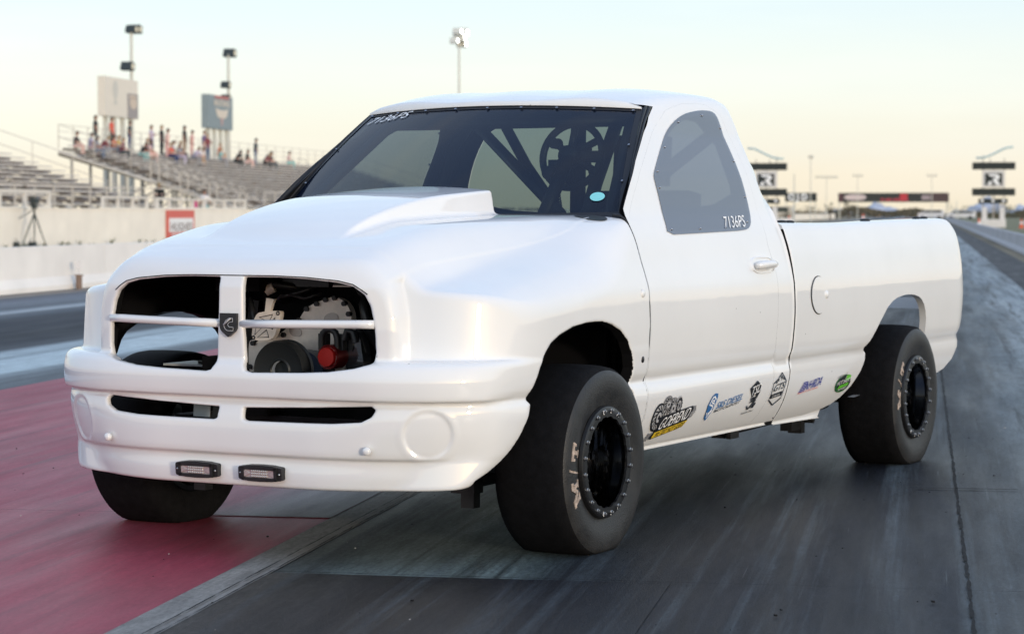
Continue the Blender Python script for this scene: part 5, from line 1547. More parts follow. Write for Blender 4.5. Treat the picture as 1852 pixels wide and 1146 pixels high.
# ------------------------------------------------------------------ grandstands
YF, YB, NR = 36.3, 47.2, 15
def row(k):  # seat position of row k: y, z
    t = k / (NR - 1); return YF + .4 + t * (YB - YF - .8), 2.05 + t * (5.15 - 2.05)
M['riser'] = vary(mat('dark_brown_riser', (0.20, 0.165, 0.14), 0.8), 3, .3)  # darker brown than the bench planks
def grandstand(name, x0, x1, label, aisles, rail_front=True):
    g = group_obj(name, (0, 0), label, 'grandstand', 'grandstands behind the cream wall')
    rr = random.Random(int(x0 * 10) + 5)
    sec = sorted([x0] + aisles + [x1])
    for k in range(NR):
        y, z = row(k); mb = MB()
        for a, b in zip(sec[:-1], sec[1:]):
            n_ = max(1, int((b - a) / 5.2))
            for i in range(n_):
                c0, c1 = a + .55 + (b - a - 1.1) * i / n_, a + .55 + (b - a - 1.1) * (i + 1) / n_
                mb.box(((c0 + c1) / 2, y, z + rr.uniform(-.01, .01)), (c1 - c0 - .05, .27, .055))
        mb.box(((x0 + x1) / 2, y - .02, z - .40), (x1 - x0, .34, .05))
        o = mb.build('bench_row', M['alu_seat'], g)
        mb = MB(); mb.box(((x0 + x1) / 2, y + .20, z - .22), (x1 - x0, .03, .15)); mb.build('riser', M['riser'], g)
    # raking stringers, legs, back posts and rails
    mb = MB(); y0, z0 = row(0); y1, z1 = row(NR - 1)
    for x in np.arange(x0 + .1, x1 + .2, 3.05):
        x = min(x, x1 - .1)
        mb.tube([(x, y0 - .5, z0 - .62), (x, y1 + .5, z1 - .50)], .10, 4)
        for t in (0.05, .35, .65, .97):
            yy = y0 + t * (y1 - y0); mb.box((x, yy, (z0 + t * (z1 - z0) - .6) / 2), (.13, .13, z0 + t * (z1 - z0) - .6))
        mb.tube([(x, y0, 0.1), (x, y0 + .35 * (y1 - y0), z0 + .35 * (z1 - z0) - .6)], .045, 4); mb.tube([(x, y1, .2), (x, y0 + .5 * (y1 - y0), z0 + .5 * (z1 - z0) - .6)], .045, 4)
    mb.build('understructure', M['steel'], g)
    mb = MB()
    for z in (.45, .82, 1.20): mb.box(((x0 + x1) / 2, y1 + .45, z1 + z), (x1 - x0, .03, .03))
    for x in np.arange(x0, x1 + .1, 2.4): mb.box((x, y1 + .46, z1 + .55), (.04, .04, 1.3))
    mb.build('back_rail', M['creampipe'], g)
    for xe in (x0, x1):
        mb = MB()
        for h_ in (.5, 1.2): mb.tube([(xe, y0 - .3, z0 + h_ - .5), (xe, y1 + .45, z1 + h_)], .024, 6)
        for t in np.linspace(0, 1, 6):
            yy, zz = y0 - .3 + t * (y1 - y0 + .75), z0 - .5 + t * (z1 - z0 + .5); mb.cyl((xe, yy, zz - .2), (xe, yy, zz + 1.2), .024, 6)
        mb.tube([(xe, y0 - .3, z0 - .62), (xe, y1 + .45, z1 - .40)], .11, 4)
        mb.build('end_rail', M['creampipe'], g)
    for x in aisles:
        mb = MB()
        for k in range(0, NR - 2, 3):
            y, z = row(k); mb.tube([(x, y, z - .38), (x, y, z + .55), (x, y + .75, z + .78), (x, y + .75, z - .1)], .030, 6)
        isl(mb.build('aisle_rail', M['steel'], g))
    # front walkway with a mesh guard
    mb = MB(); mb.box(((x0 + x1) / 2, y0 - 1.0, z0 - .62), (x1 - x0, 1.5, .08))
    for z in (.15, .5, .95): mb.box(((x0 + x1) / 2, y0 - 1.72, z0 - .55 + z), (x1 - x0, .05, .05))
    for x in np.arange(x0, x1 + .1, 2.2): mb.box((x, y0 - 1.72, z0 - .10), (.06, .06, 1.0))
    mb.build('front_walkway', M['creampipe'], g)
    return g
grandstand('grandstand', 50, 105, 'empty aluminium bleacher nearest the tripod', [66, 80, 92])
grandstand('grandstand', 120, 190, 'bleacher under the two billboards with spectators on its top rows', [136, 152, 168])
o = sheet('terrace', 20, 240, 31.3, 37, .62, M['apron'])
# stair ramp between the stands, white rails
stair = group_obj('stairway', (118.6, 0), 'white railed stairway climbing beside the bleacher with spectators', 'stairs')
mb = MB()
for i in range(16):
    t = i / 15; mb.box((0, 32.8 + t * 8.0, .15 + t * 2.9), (1.3, .36, .05))
mb.build('step', M['steel'], stair)
mb = MB()
for s_ in (-.7, .7):
    for h_ in (0.0, .5, 1.0): mb.tube([(s_, 32.4, .1 + h_), (s_, 41.0, 3.1 + h_)], .07 if h_ == 0 else .026, 6)
    for t in np.linspace(0, 1, 6): mb.box((s_, 32.4 + t * 8.6, .1 + t * 3.0 + .3), (.07, .07, 1.5))
mb.build('stair_rail', M['creampipe'], stair)

# ------------------------------------------------------------------ billboards, floodlights
def billboard(x, y, w, z0, z1, label, face, posts):
    b = group_obj('billboard', (x, y), label, 'billboard', 'billboards behind the bleachers')
    mb = MB(); mb.box((0, .25, (z0 + z1) / 2), (w, .5, z1 - z0)); mb.build('board', face, b)
    for i in range(posts):
        mb = MB(); mb.box((-w / 2 + w * (i + .5) / posts, .25, z0 / 2 - .001), (.28, .28, z0)); mb.build('post', M['pole'], b)
    return b
b1 = billboard(138.6, 50.0, 6.4, 7.50, 10.05, 'white billboard with a faint grey emblem on four posts', vary(mat('white_board', (.74, .68, .58), .6), 2, .03), 4)
mb = MB(); mb.box((2.13, -.012, 8.34), (2.1, .02, 1.62)); pn = mb.build('poster_panel', mat('grey_poster', (.33, .30, .29), .6), b1)
mb = MB(); mb.prism([(2.2 + .7 * math.cos(t), 8.54 + .42 * math.sin(t)) for t in np.linspace(0, 6.28, 16, endpoint=False)], -.034, -.024); mb.prism([(1.45, 8.82), (2.85, 8.82), (2.85, 9.05), (1.45, 9.05)], -.034, -.024); mb.build('poster_print', mat('poster_pale', (.60, .50, .40), .6), pn)
mb = MB(); mb.prism([(-1.25 + .5 * math.cos(t), 9.25 + .62 * math.sin(t)) for t in np.linspace(0, 6.28, 14, endpoint=False)], -.014, -.004); mb.prism([(-1.6, 8.3), (-.9, 8.3), (-1.0, 8.62), (-1.5, 8.62)], -.014, -.004); mb.build('emblem', mat('faint_grey', (.58, .56, .50), .6), b1)
b2 = billboard(160.4, 50.0, 6.2, 7.50, 9.98, 'grey blue billboard with a pale winged figure on four posts', vary(mat('slate_blue_board', (.235, .285, .30), .6), 2, .04), 4)
mb = MB(); mb.box((.35, -.012, 9.86), (3.6, .02, .22)); mb.build('red_line', mat('faded_red', (.45, .16, .14), .6), b2)
v_, f_ = text_geo('MUSTANG', .03); k = 3.9 / v_[:, 0].max(); mk('board_text', [(-1.6 + x_ * k, -.016, 9.22 + y_ * k * .75) for x_, y_ in v_], f_, mat('cream_print', (.68, .60, .50), .6), b2, None, False)
mb = MB(); mb.prism([(-1.25, 9.05), (.0, 8.90), (.35, 8.96), (.7, 8.90), (1.95, 9.05), (1.55, 8.45), (1.25, 8.40), (1.15, 8.32), (-.45, 8.32), (-.55, 8.40), (-.85, 8.45)], -.016, -.004); mb.build('wing_print', mat('cream_print2', (.66, .58, .48), .6), b2)
mb = MB(); mb.prism([(.05, 8.32), (.65, 8.32), (.50, 7.78), (.2, 7.78)], -.016, -.004); mb.build('stem_print', mat('rose_print', (.50, .32, .30), .6), b2)

def floodlight(x, y, h, label, heads, kind='dark', r=.13, lit=False):
    p_ = group_obj('floodlight_pole', (x, y), label, 'floodlight', 'floodlight poles')
    mb = MB(); mb.tube([(0, 0, 0), (0, 0, h)], [r * 1.3, r * .8], 8); mb.build('pole', M['pole'], p_)
    for (dx, dz, s_, rot) in heads:
        mb = MB(); mb.tube([(0, 0, h + dz - .05), (dx, 0, h + dz)], .05, 5)
        mb.prism([(dx - .42 * s_, h + dz - .25 * s_), (dx + .35 * s_, h + dz - .30 * s_), (dx + .45 * s_, h + dz + .18 * s_), (dx - .1 * s_, h + dz + .30 * s_)], -.4 * s_, .4 * s_)
        hd = mb.build('lamp_head', M['dark'] if kind == 'dark' else M['pole'], p_)
        mb = MB(); mb.box((dx - .02, -.41 * s_, h + dz - .02), (.5 * s_, .03, .34 * s_)); mb.build('lens', M['lampglass'] if not lit else M['lamplit'], hd)
    return p_
M['lampglass'] = mat('lamp_glass', (.75, .68, .50), .3)
M['lamplit'] = mat('lit_lamp', (.9, .9, .9), .3, emit=((1, 1, .96), 6.0))
floodlight(144.0, 51.2, 13.45, 'tall floodlight pole rising behind the white billboard', [(.75, .30, 1.0, 0), (.05, .25, .9, 0), (-.85, -2.3, 1.0, 0)])
floodlight(166.4, 51.2, 13.45, 'floodlight pole rising behind the grey blue billboard', [(.35, .15, 1.1, 0), (-.75, -2.35, .85, 0), (-.70, -3.35, .85, 0)])
floodlight(226, 45, 18.7, 'floodlight pole with bright white lamps behind the truck cab', [(.15, .35, 1.5, 0), (1.15, .9, 1.6, 0), (-.9, .9, 1.1, 0), (-2.6, -.15, 1.0, 0), (1.3, -.2, 1.2, 0)], 'pale', .12, True)

# ------------------------------------------------------------------ timing towers, finish line signs, far scenery
M['wavy'] = mat('pale_blue_arch', (.30, .48, .52), .5)
M['towerw'] = vary(mat('white_tower', (.66, .64, .62), .6), 2, .05)
def tower(x, y, label, mir):
    t_ = group_obj('timing_tower', (x, y), label, 'scoreboard', 'timing towers beside the strip')
    # faces look back towards the start line: local x is depth, local y is the width
    def P(a): return a * mir
    mb = MB()
    mb.box((0, 0, .35), (1.0, 2.1, .7)); 
    for a in (-.75, .75): mb.box((0, a, 1.15), (.5, .42, 1.2))
    mb.box((0, .0, 1.6), (.4, 1.9, .25)) if False else None
    mb.build('base', M['towerw'], t_)
    mb = MB()
    for a in (-.9, .9): mb.cyl((0.05, a, .7), (0.05, a, 5.6), .05, 8)
    mb.cyl((0.05, -.0, .7), (0.05, 0, 5.55), .05, 8)
    for a, h_ in ((-.9, 5.95), (.3, 5.9), (.9, 6.2)): mb.cyl((.1, P(a), 5.2), (.1, P(a), h_ if mir > 0 else h_), .035, 6)
    mb.build('mast', M['steel'], t_)
    for z, h_ in ((5.28, .62), (3.05, .62)):
        mb = MB(); mb.box((-.15, 0, z), (.35, 3.62, h_)); mb.build('screen', M['screenblk'], t_)
    mb = MB(); mb.box((-.12, 0, 4.18), (.3, 1.85, 1.45)); mb.build('logo_board', M['towerw'], t_)
    mb = MB(); mb.box((-.29, .0, 4.14), (.03, 1.45, 1.05)); lp_ = mb.build('logo_panel', M['screenblk'], t_)
    mb = MB()
    mb.prism([(-a, b) for a, b in [(.50, 4.56), (-.30, 4.56), (-.55, 4.40), (-.55, 4.20), (-.30, 4.05), (-.62, 3.66), (-.22, 3.66), (.12, 4.05), (.12, 4.18), (-.18, 4.22), (-.22, 4.34), (.30, 4.36)]], -.33, -.31, plane='YZ') if False else None
    mb.prism([(.52, 4.58), (-.25, 4.58), (-.50, 4.44), (-.50, 4.22), (-.28, 4.08), (-.58, 3.66), (-.20, 3.66), (.10, 4.06), (.02, 4.20), (-.16, 4.24), (-.18, 4.36), (.28, 4.38)], -.33, -.31, plane='YZ')
    mb.prism([(.34, 4.00), (.56, 3.66), (.22, 3.66), (.10, 3.86)], -.33, -.31, plane='YZ')
    mb.build('letter_print', M['white_ink'], lp_)
    mb = MB(); mb.box((-.10, .05, 2.27), (.25, 2.45, .42)); sb_ = mb.build('small_board', M['screenblk'], t_)
    mb = MB()
    for a in (-.85, .05, .95): mb.lathe([(-.235, 0), (-.235, .12), (-.22, .13)], 'X', (0, a, 2.30), 12)
    mb.build('dial', M['white_ink'], sb_)
    mb = MB(); mb.tube([(0, P(a), b) for a, b in ((1.50, 5.98), (1.0, 5.97), (.5, 6.10), (0, 6.32), (-.5, 6.58), (-1.0, 6.82), (-1.62, 6.90))], .075, 8); mb.build('wave_arch', M['wavy'], t_, True)
    return t_
tower(197, -7.6, 'timing tower with letter R panel and two black screens beyond the right barrier', 1)
tower(197, 11.85, 'timing tower half hidden behind the rear of the truck cab', -1)
gs = group_obj('finish_banner', (440, 0), 'long dark finish line banner with red lettering spanning the strip', 'banner sign')
mb = MB(); mb.box((0, 4.55, 4.15), (.4, 20.6, 1.75)); mb.build('banner_board', mat('dark_banner', (.030, .032, .030), .6), gs)
def flat(name, P_, m, par, x=-.23): 
    mb = MB(); mb.prism(P_, x, x + .02, plane='YZ'); return mb.build(name, m, par)
def rect(a, b, c, d): return [(a, b), (c, b), (c, d), (a, d)]
flat('white_patch', round_poly(rect(13.7, 3.65, 9.6, 4.75), 2), mat('banner_white', (.62, .52, .50), .6), gs)
flat('maroon_patch', rect(14.75, 3.3, 13.95, 5.0), mat('banner_maroon', (.09, .04, .05), .6), gs); flat('brown_patch', rect(-2.2, 3.3, -5.7, 5.0), mat('banner_brown', (.08, .05, .05), .6), gs)
flat('print', rect(-.7, 3.7, -2.7, 4.6), mat('banner_grey', (.34, .28, .29), .6), gs)
v_, f_ = text_geo('NHRA', .04); k = 5.4 / v_[:, 0].max(); mk('banner_text', [(-.24, 6.9 - x_ * k, 3.45 + y_ * k * .42) for x_, y_ in v_], f_, mat('banner_red', (.42, .05, .07), .6), gs, None, False)
flat('print', rect(3.3, 3.5, 1.9, 4.9), mat('banner_red2', (.50, .04, .05), .6), gs, -.235)
mb = MB()
for y in (14.6, -5.4): mb.cyl((0, y, 0), (0, y, 3.4), .12, 6)
mb.tube([(0, -5.4, 3.1), (0, -8.6, .2)], .06, 5); isl(mb.build('gantry_post', M['pole'], gs))
s2 = group_obj('sponsor_panel', (420, 20.8), 'dark sponsor panel with round white letters left of the finish banner', 'banner sign')
mb = MB(); mb.box((0, 0, 4.1), (.4, 5.7, 1.55)); mb.build('panel_board', M['screenblk'], s2)
v_, f_ = text_geo('O J D', .05); k = 3.5 / v_[:, 0].max(); mk('panel_text', [(-.24, 2.3 - x_ * k, 3.6 + y_ * k * 1.05) for x_, y_ in v_], f_, M['white_ink'], s2, None, False)
mb = MB()
for y in (-2.6, 2.6): mb.cyl((0, y, 0), (0, y, 3.4), .1, 6)
mb.build('panel_post', M['pole'], s2)
# far lamp standards against the horizon
for (x, y, h_, w, lab) in ((300, 13.1, 8.4, .6, 'slim far lamp standard just right of the truck cab'), (420, 16.2, 7.6, 4.2, 'far lamp standard with a wide row of lamps left of the finish banner'), (430, 10.9, 8.0, 2.0, 'far lamp standard above the left half of the finish banner'), (430, -2.6, 8.0, 2.0, 'far lamp standard above the right half of the finish banner'), (330, -6.0, 3.0, .3, 'short bare pole right of the finish banner'), (218, 10.6, 5.0, .3, 'thin dark pole in front of the sponsor panel')):
    p_ = group_obj('lamp_standard', (x, y), lab, 'lamp post', 'far lamp standards')
    mb = MB(); mb.tube([(0, 0, 0), (0, 0, h_)], [.075, .05], 6); mb.build('pole', M['pole'], p_)
    if w > .4:
        mb = MB(); n_ = max(2, int(w / .55))
        mb.box((0, 0, h_), (.1, w, .1))
        for i in range(n_): mb.box((-.1, -w / 2 + w * (i + .5) / n_, h_ + .18), (.3, .38, .34))
        mb.build('lamp_head', M['pole'], p_)
# left far wall line, cones, parked vehicles, tents
fw = group_obj('boundary_wall', (200, 14.2), 'far cream boundary wall seen above the truck bed', 'wall')
mb = MB(); mb.box((150, 6, .55), (320, .3, 1.1), rz=-.012); mb.build('wall_face', M['wall2'], fw)
def cone(x, y, s_, lab):
    c_ = group_obj('traffic_cone', (x, y), lab, 'cone', 'orange cones beside the strip')
    mb = MB(); mb.box((0, 0, .03 * s_), (.42 * s_, .42 * s_, .06 * s_)); mb.tube([(0, 0, .06 * s_), (0, 0, .75 * s_)], [.16 * s_, .04 * s_], 12); mb.build('cone_body', M['orange'], c_)
    mb = MB(); mb.tube([(0, 0, .36 * s_), (0, 0, .52 * s_)], [.118 * s_, .088 * s_], 12, cap=False); mb.build('reflective_band', M['white_ink'], c_)
cone(165, -5.75, 1.15, 'orange cone with white band just beyond the bed corner'); cone(190, -9.7, 1.0, 'dull orange cone right of the timing tower base'); cone(240, 12.35, 1.3, 'orange cone above the front of the truck bed')
cone(300, 6.3, 1.5, 'orange cone by the far parked vehicles'); 
def van(x, y, l_, w, h_, m, lab, rot=0):
    c_ = empty('parked_vehicle', tw(x, y), TH + rot); tag(c_, lab, 'vehicle', 'vehicles parked at the far end')
    mb = MB(); mb.prism([(-l_/2, .35), (l_/2, .35), (l_/2, h_*.62), (l_*.36, h_*.68), (l_*.22, h_), (-l_*.48, h_), (-l_/2, h_*.7)], -w/2, w/2); mb.build('body', m, c_)
    mb = MB(); mb.prism([(l_*.33, h_*.68), (l_*.21, h_*.95), (-l_*.40, h_*.95), (-l_*.43, h_*.70)], -w/2-.01, w/2+.01); mb.build('side_glass', M['dark'], c_)
    for a in (-.32, .32):
        for b in (-1, 1):
            mb = MB(); mb.lathe([(-.1, 0), (-.1, .33), (.1, .33), (.1, 0)], 'Y', (a*l_, b*w/2, .33), 14); mb.build('wheel', M['tread'], c_)
vw = mat('white_vehicle', (.66, .66, .68), .3)
van(480, -2.5, 5.2, 2.0, 1.9, vw, 'white van parked far down just above the bed rail', 1.5); van(480, -8.5, 6.0, 2.2, 1.7, vw, 'long white trailer parked far down near the right end of the finish banner', 1.5)
van(170, -11.3, 4.2, 1.8, 1.15, vw, 'white car parked right of the timing tower', 1.5); van(260, 15.6, 5.0, 2.0, 2.0, mat('beige_vehicle', (.55, .50, .42), .4), 'beige truck parked by the left timing tower', 1.5)
van(700, 12.7, 3.6, 1.8, 1.7, mat('amber_vehicle', (.70, .34, .12), .4), 'amber coloured cart parked far down the strip', 1.5)

# scrub and trees at the far end, each crown a cloud of small leaf faces
leafm = [vary(mat('scrub_leaf', c, .8), .4, .4) for c in ((.075, .075, .045), (.10, .085, .055), (.055, .070, .040), (.085, .095, .035))]
barkm = vary(mat('scrub_bark', (.09, .065, .045), .9), 5, .3)
def tree(x, y, h_, w, mi, lab, seed):
    rr = random.Random(seed); t_ = group_obj('scrub_tree', (x, y), lab, 'tree', 'far trees and scrub')
    mb = MB(); mb.tube([(0, 0, 0), (rr.uniform(-.1, .1), 0, h_ * .4), (rr.uniform(-.3, .3), rr.uniform(-.3, .3), h_ * .75)], [.05 * h_, .035 * h_, .012 * h_], 6)
    for j in range(4):
        a = rr.uniform(0, 6.28); mb.tube([(0, 0, h_ * .3), (math.cos(a) * w * .3, math.sin(a) * w * .3, h_ * .65)], [.02 * h_, .008 * h_], 5)
    mb.build('trunk', barkm, t_)
    cl_ = [(rr.gauss(0, w * .22), rr.gauss(0, w * .24), h_ * (.35 + .5 * rr.random()), w * rr.uniform(.12, .24)) for _ in range(11)]
    vs, fs = [], []
    for i in range(420):
        c = rr.choice(cl_); d = [rr.gauss(0, 1) for _ in range(3)]; q = math.sqrt(sum(e * e for e in d)) or 1; k = c[3] * (.5 + .6 * rr.random()) / q
        p_ = (c[0] + d[0] * k, c[1] + d[1] * k, max(.1, c[2] + d[2] * k * .8)); s_ = h_ * rr.uniform(.018, .045)
        a, b = Vector((rr.gauss(0, 1), rr.gauss(0, 1), rr.gauss(0, 1))).normalized() * s_, Vector((rr.gauss(0, 1), rr.gauss(0, 1), rr.gauss(0, 1))).normalized() * s_
        o_ = len(vs); p_ = Vector(p_); vs += [tuple(p_ - a), tuple(p_ + b * .6), tuple(p_ + a), tuple(p_ - b * .6)]; fs.append((o_, o_ + 1, o_ + 2, o_ + 3))
    mk('crown', vs, fs, leafm[mi], t_, None, False)
rt = random.Random(11)
TL = [(520, 24.0, 4.6, 5), (520, 20.0, 3.6, 6), (515, 28.5, 4.2, 6), (525, 33, 3.8, 6), (510, 15.2, 6.0, 4), (500, 12.6, 4.2, 4), (470, 17.6, 5.2, 3.4), (540, -9.5, 4.4, 6), (545, -13.5, 4.6, 6), (560, -17.5, 5.0, 8), (250, -9.6, 3.0, 3.2), (255, -12.2, 2.8, 4), (262, -15.5, 3.2, 5), (300, -18.5, 3.6, 6), (250, 13.3, 2.6, 2.4), (310, -11.5, 3.0, 5)]
where = ['behind the sponsor panel', 'left of the finish banner', 'behind the left timing tower', 'far left beyond the truck cab', 'beside the left post of the finish banner', 'under the left part of the finish banner', 'standing tall between panel and banner', 'at the right post of the finish banner', 'right of the finish banner', 'beyond the short bare pole', 'seen through the timing tower base', 'just right of the timing tower base', 'at the right edge of the picture behind the white car', 'deep behind the right timing tower', 'at the foot of the left timing tower', 'between the bare pole and the timing tower']
kinds = ['dusty olive', 'brown dry', 'dark green', 'yellow green']
for i, ((x, y, h_, w), wh) in enumerate(zip(TL, where)):
    tree(x, y, h_ * .72, w, i % 4, kinds[i % 4] + ' scrub tree ' + wh, 40 + i)
mb = MB(); rr = random.Random(21)
for i in range(9000):
    x = rr.uniform(600, 760); y = rr.uniform(-80, 150); h_ = (1.3 + .8 * math.sin(y * .11) + .7 * math.sin(y * .37 + 1)) * rr.random() ** .7 + .2
    s_ = rr.uniform(.3, .7); a = rr.uniform(0, 3.14); c, d = math.cos(a) * s_, math.sin(a) * s_
    mb.add([(x - c, y - d, h_ - s_ * .6), (x + c, y + d, h_ - s_ * .4), (x + c * .7, y + d * .7, h_ + s_ * .6), (x - c * .8, y - d * .8, h_ + s_ * .5)], [(0, 1, 2, 3)])
o = mb.build('treeline', leafm[1], None, rz=TH); tag(o, 'low brown and green treeline along the horizon', 'treeline', None, 'stuff')
gsh = sheet('verge', 60, 900, -60, -5.9, -.008, vary(mat('dry_grass_verge', (.16, .15, .07), .9), .08, .4))
# mountains
def hills(name, x, ya, yb, n, amp, seed, c):
    rr = random.Random(seed); ys = np.linspace(ya, yb, n); vs, fs = [], []
    ph = [rr.uniform(0, 6.28) for _ in range(6)]
    for y in ys:
        t = (y - ya) / (yb - ya); e_ = math.sin(math.pi * t) ** .6
        h_ = amp * e_ * (.45 + .25 * math.sin(t * 9 + ph[0]) + .18 * math.sin(t * 21 + ph[1]) + .10 * math.sin(t * 47 + ph[2]) + .05 * math.sin(t * 110 + ph[3]))
        h_ = max(h_, 0)
        vs += [(x, y, -2), (x + 60, y, h_ * .45), (x + 200, y, h_), (x + 600, y, -2)]
    for i in range(n - 1):
        for k in range(3): fs.append((i * 4 + k, (i + 1) * 4 + k, (i + 1) * 4 + k + 1, i * 4 + k + 1))
    o = mk(name, vs, fs, c, None, None, True, rz=TH); o['kind'] = 'structure'
hm = vary(mat('hazed_blue_grey_rock', (.50, .51, .56), .9), .01, .2)  # distance haze put into the pale rock colour
hills('mountains', 6000, -30, 330, 80, 30, 5, hm); hills('mountains', 7000, -420, -60, 80, 60, 8, hm); hills('mountains', 8000, 500, 1500, 90, 60, 9, hm)

# ------------------------------------------------------------------ spectators: each body one continuous skin, coloured by region
def capsule(P, a, b, r0, r1):
    a, b = np.array(a), np.array(b); d = b - a
    t = np.clip(((P - a) @ d) / (d @ d + 1e-9), 0, 1)
    return np.linalg.norm(P - a - t[..., None] * d, axis=-1) - (r0 + (r1 - r0) * t)
def body_mesh(pose, seed=0):
    SK, HR, SH, TR, FT = 0, 1, 2, 3, 4
    rr = random.Random(seed); B = []
    def c(a, b, r0, r1, m): B.append((a, b, r0, r1, m))
    if pose == 'stand':
        hip = .93; lean = rr.uniform(-.04, .06); sw = .04
        for s in (-1, 1):
            c((0, s * .09, hip), (.02 * s, s * .11, .50), .095, .068, TR); c((.02 * s, s * .11, .50), (-.02, s * .12, .09), .066, .045, TR); c((-.04, s * .12, .05), (.15, s * .14, .035), .045, .038, FT)
        T0 = np.array((0, 0, hip)); up = np.array((lean, 0, 1.0)); sh = T0 + up * .50
    else:
        hip = .12; lean = {'sit': .12, 'lean': .75, 'back': -.25}[pose]
        for s in (-1, 1):
            c((0, s * .10, hip), (.44, s * .13, hip + .03), .105, .072, TR); c((.44, s * .13, hip + .03), (.46, s * .13, -.34), .068, .046, TR); c((.43, s * .13, -.36), (.62, s * .15, -.37), .045, .036, FT)
        T0 = np.array((0, 0, hip)); up = np.array((lean, 0, 1.0)); up = up / np.linalg.norm(up); sh = T0 + up * .50
    c(tuple(T0), tuple(T0 + up * .20), .145, .125, SH); c(tuple(T0 + up * .20), tuple(T0 + up * .40), .125, .145, SH)
    c(tuple(sh + np.array((0, -.14, -.04))), tuple(sh + np.array((0, .14, -.04))), .075, .075, SH)
    nk = sh + up * .10; hd = sh + up * .235 + np.array((.03, 0, 0))
    c(tuple(sh), tuple(nk), .055, .05, SK); c(tuple(hd - up * .05 + np.array((.02, 0, 0))), tuple(hd + up * .03), .072, .088, SK); c(tuple(hd + np.array((.09, 0, -.01))), tuple(hd + np.array((.105, 0, -.02))), .012, .015, SK)
    c(tuple(hd + up * .045 + np.array((-.03, 0, 0))), tuple(hd + up * .05 + np.array((.015, 0, 0))), .088, .082, HR); c(tuple(hd + np.array((-.05, 0, .02))), tuple(hd + np.array((-.065, 0, -.07 - .1 * (seed % 2)))), .072, .05, HR)
    k = seed % 3
    for s in (-1, 1):
        S_ = sh + np.array((0, s * .185, -.04))
        if pose == 'stand' and not (k == 1 and s == 1): E_ = S_ + np.array((-.03, s * .06, -.29)); Hn = E_ + np.array((.10, -s * .01, -.24))
        elif pose == 'stand': E_ = S_ + np.array((.06, s * .10, -.26)); Hn = E_ + np.array((.20, -s * .12, .12))
        else: E_ = S_ + np.array((.12, s * .06, -.25)); Hn = np.array((.38, s * .10, hip + .13))
        c(tuple(S_), tuple((S_ + E_) / 2), .058, .052, SH); c(tuple((S_ + E_) / 2), tuple(E_), .047, .042, SK if k != 2 else SH); c(tuple(E_), tuple(Hn), .041, .030, SK); c(tuple(Hn), tuple(Hn + (Hn - E_) * .30), .034, .026, SK)
    h = .032
    z0 = -.05 if pose == 'stand' else -.45
    X = np.arange(-.45, .80, h); Y = np.arange(-.45, .45, h); Z_ = np.arange(z0, 1.82 if pose == 'stand' else 1.12, h)
    P = np.stack(np.meshgrid(X, Y, Z_, indexing='ij'), -1); D = None
    for a, b, r0, r1, m in B:
        d = capsule(P, a, b, r0, r1); D = d if D is None else smin(D, d, .03)
    p, F = surface_net(D, None, h); V = np.array((X[0], Y[0], Z_[0])) + p * h
    fc = V[F].mean(1); DD = np.stack([capsule(fc, a, b, r0, r1) - (.012 if m == HR else 0) for a, b, r0, r1, m in B], 1)
    mi = np.array([b_[4] for b_ in B])[DD.argmin(1)]
    return V, F, mi
skins = [mat('skin_tone', c, .6) for c in ((.50, .29, .21), (.40, .22, .15), (.56, .36, .28))]
hairs = [mat('hair_tone', c, .6) for c in ((.03, .02, .018), (.10, .06, .03), (.30, .22, .12))]
shoe = mat('dark_shoe', (.05, .05, .055), .6)
cloth = {n: vary(mat(n + '_cloth', c, .85), 12, .12) for n, c in dict(black=(.022, .026, .03), pink=(.62, .36, .33), maroon=(.20, .05, .06), grey=(.28, .28, .30), white=(.72, .68, .66), orange=(.58, .18, .09), yellow=(.55, .38, .12), teal=(.22, .48, .46), purple=(.17, .12, .24), navy=(.04, .06, .15), denim=(.10, .14, .22), red=(.60, .12, .08), lilac=(.45, .40, .50), tan=(.48, .33, .22), charcoal=(.06, .075, .08), blush=(.70, .48, .42)).items()}
proto = {}
GR = 'spectators on the bleacher'
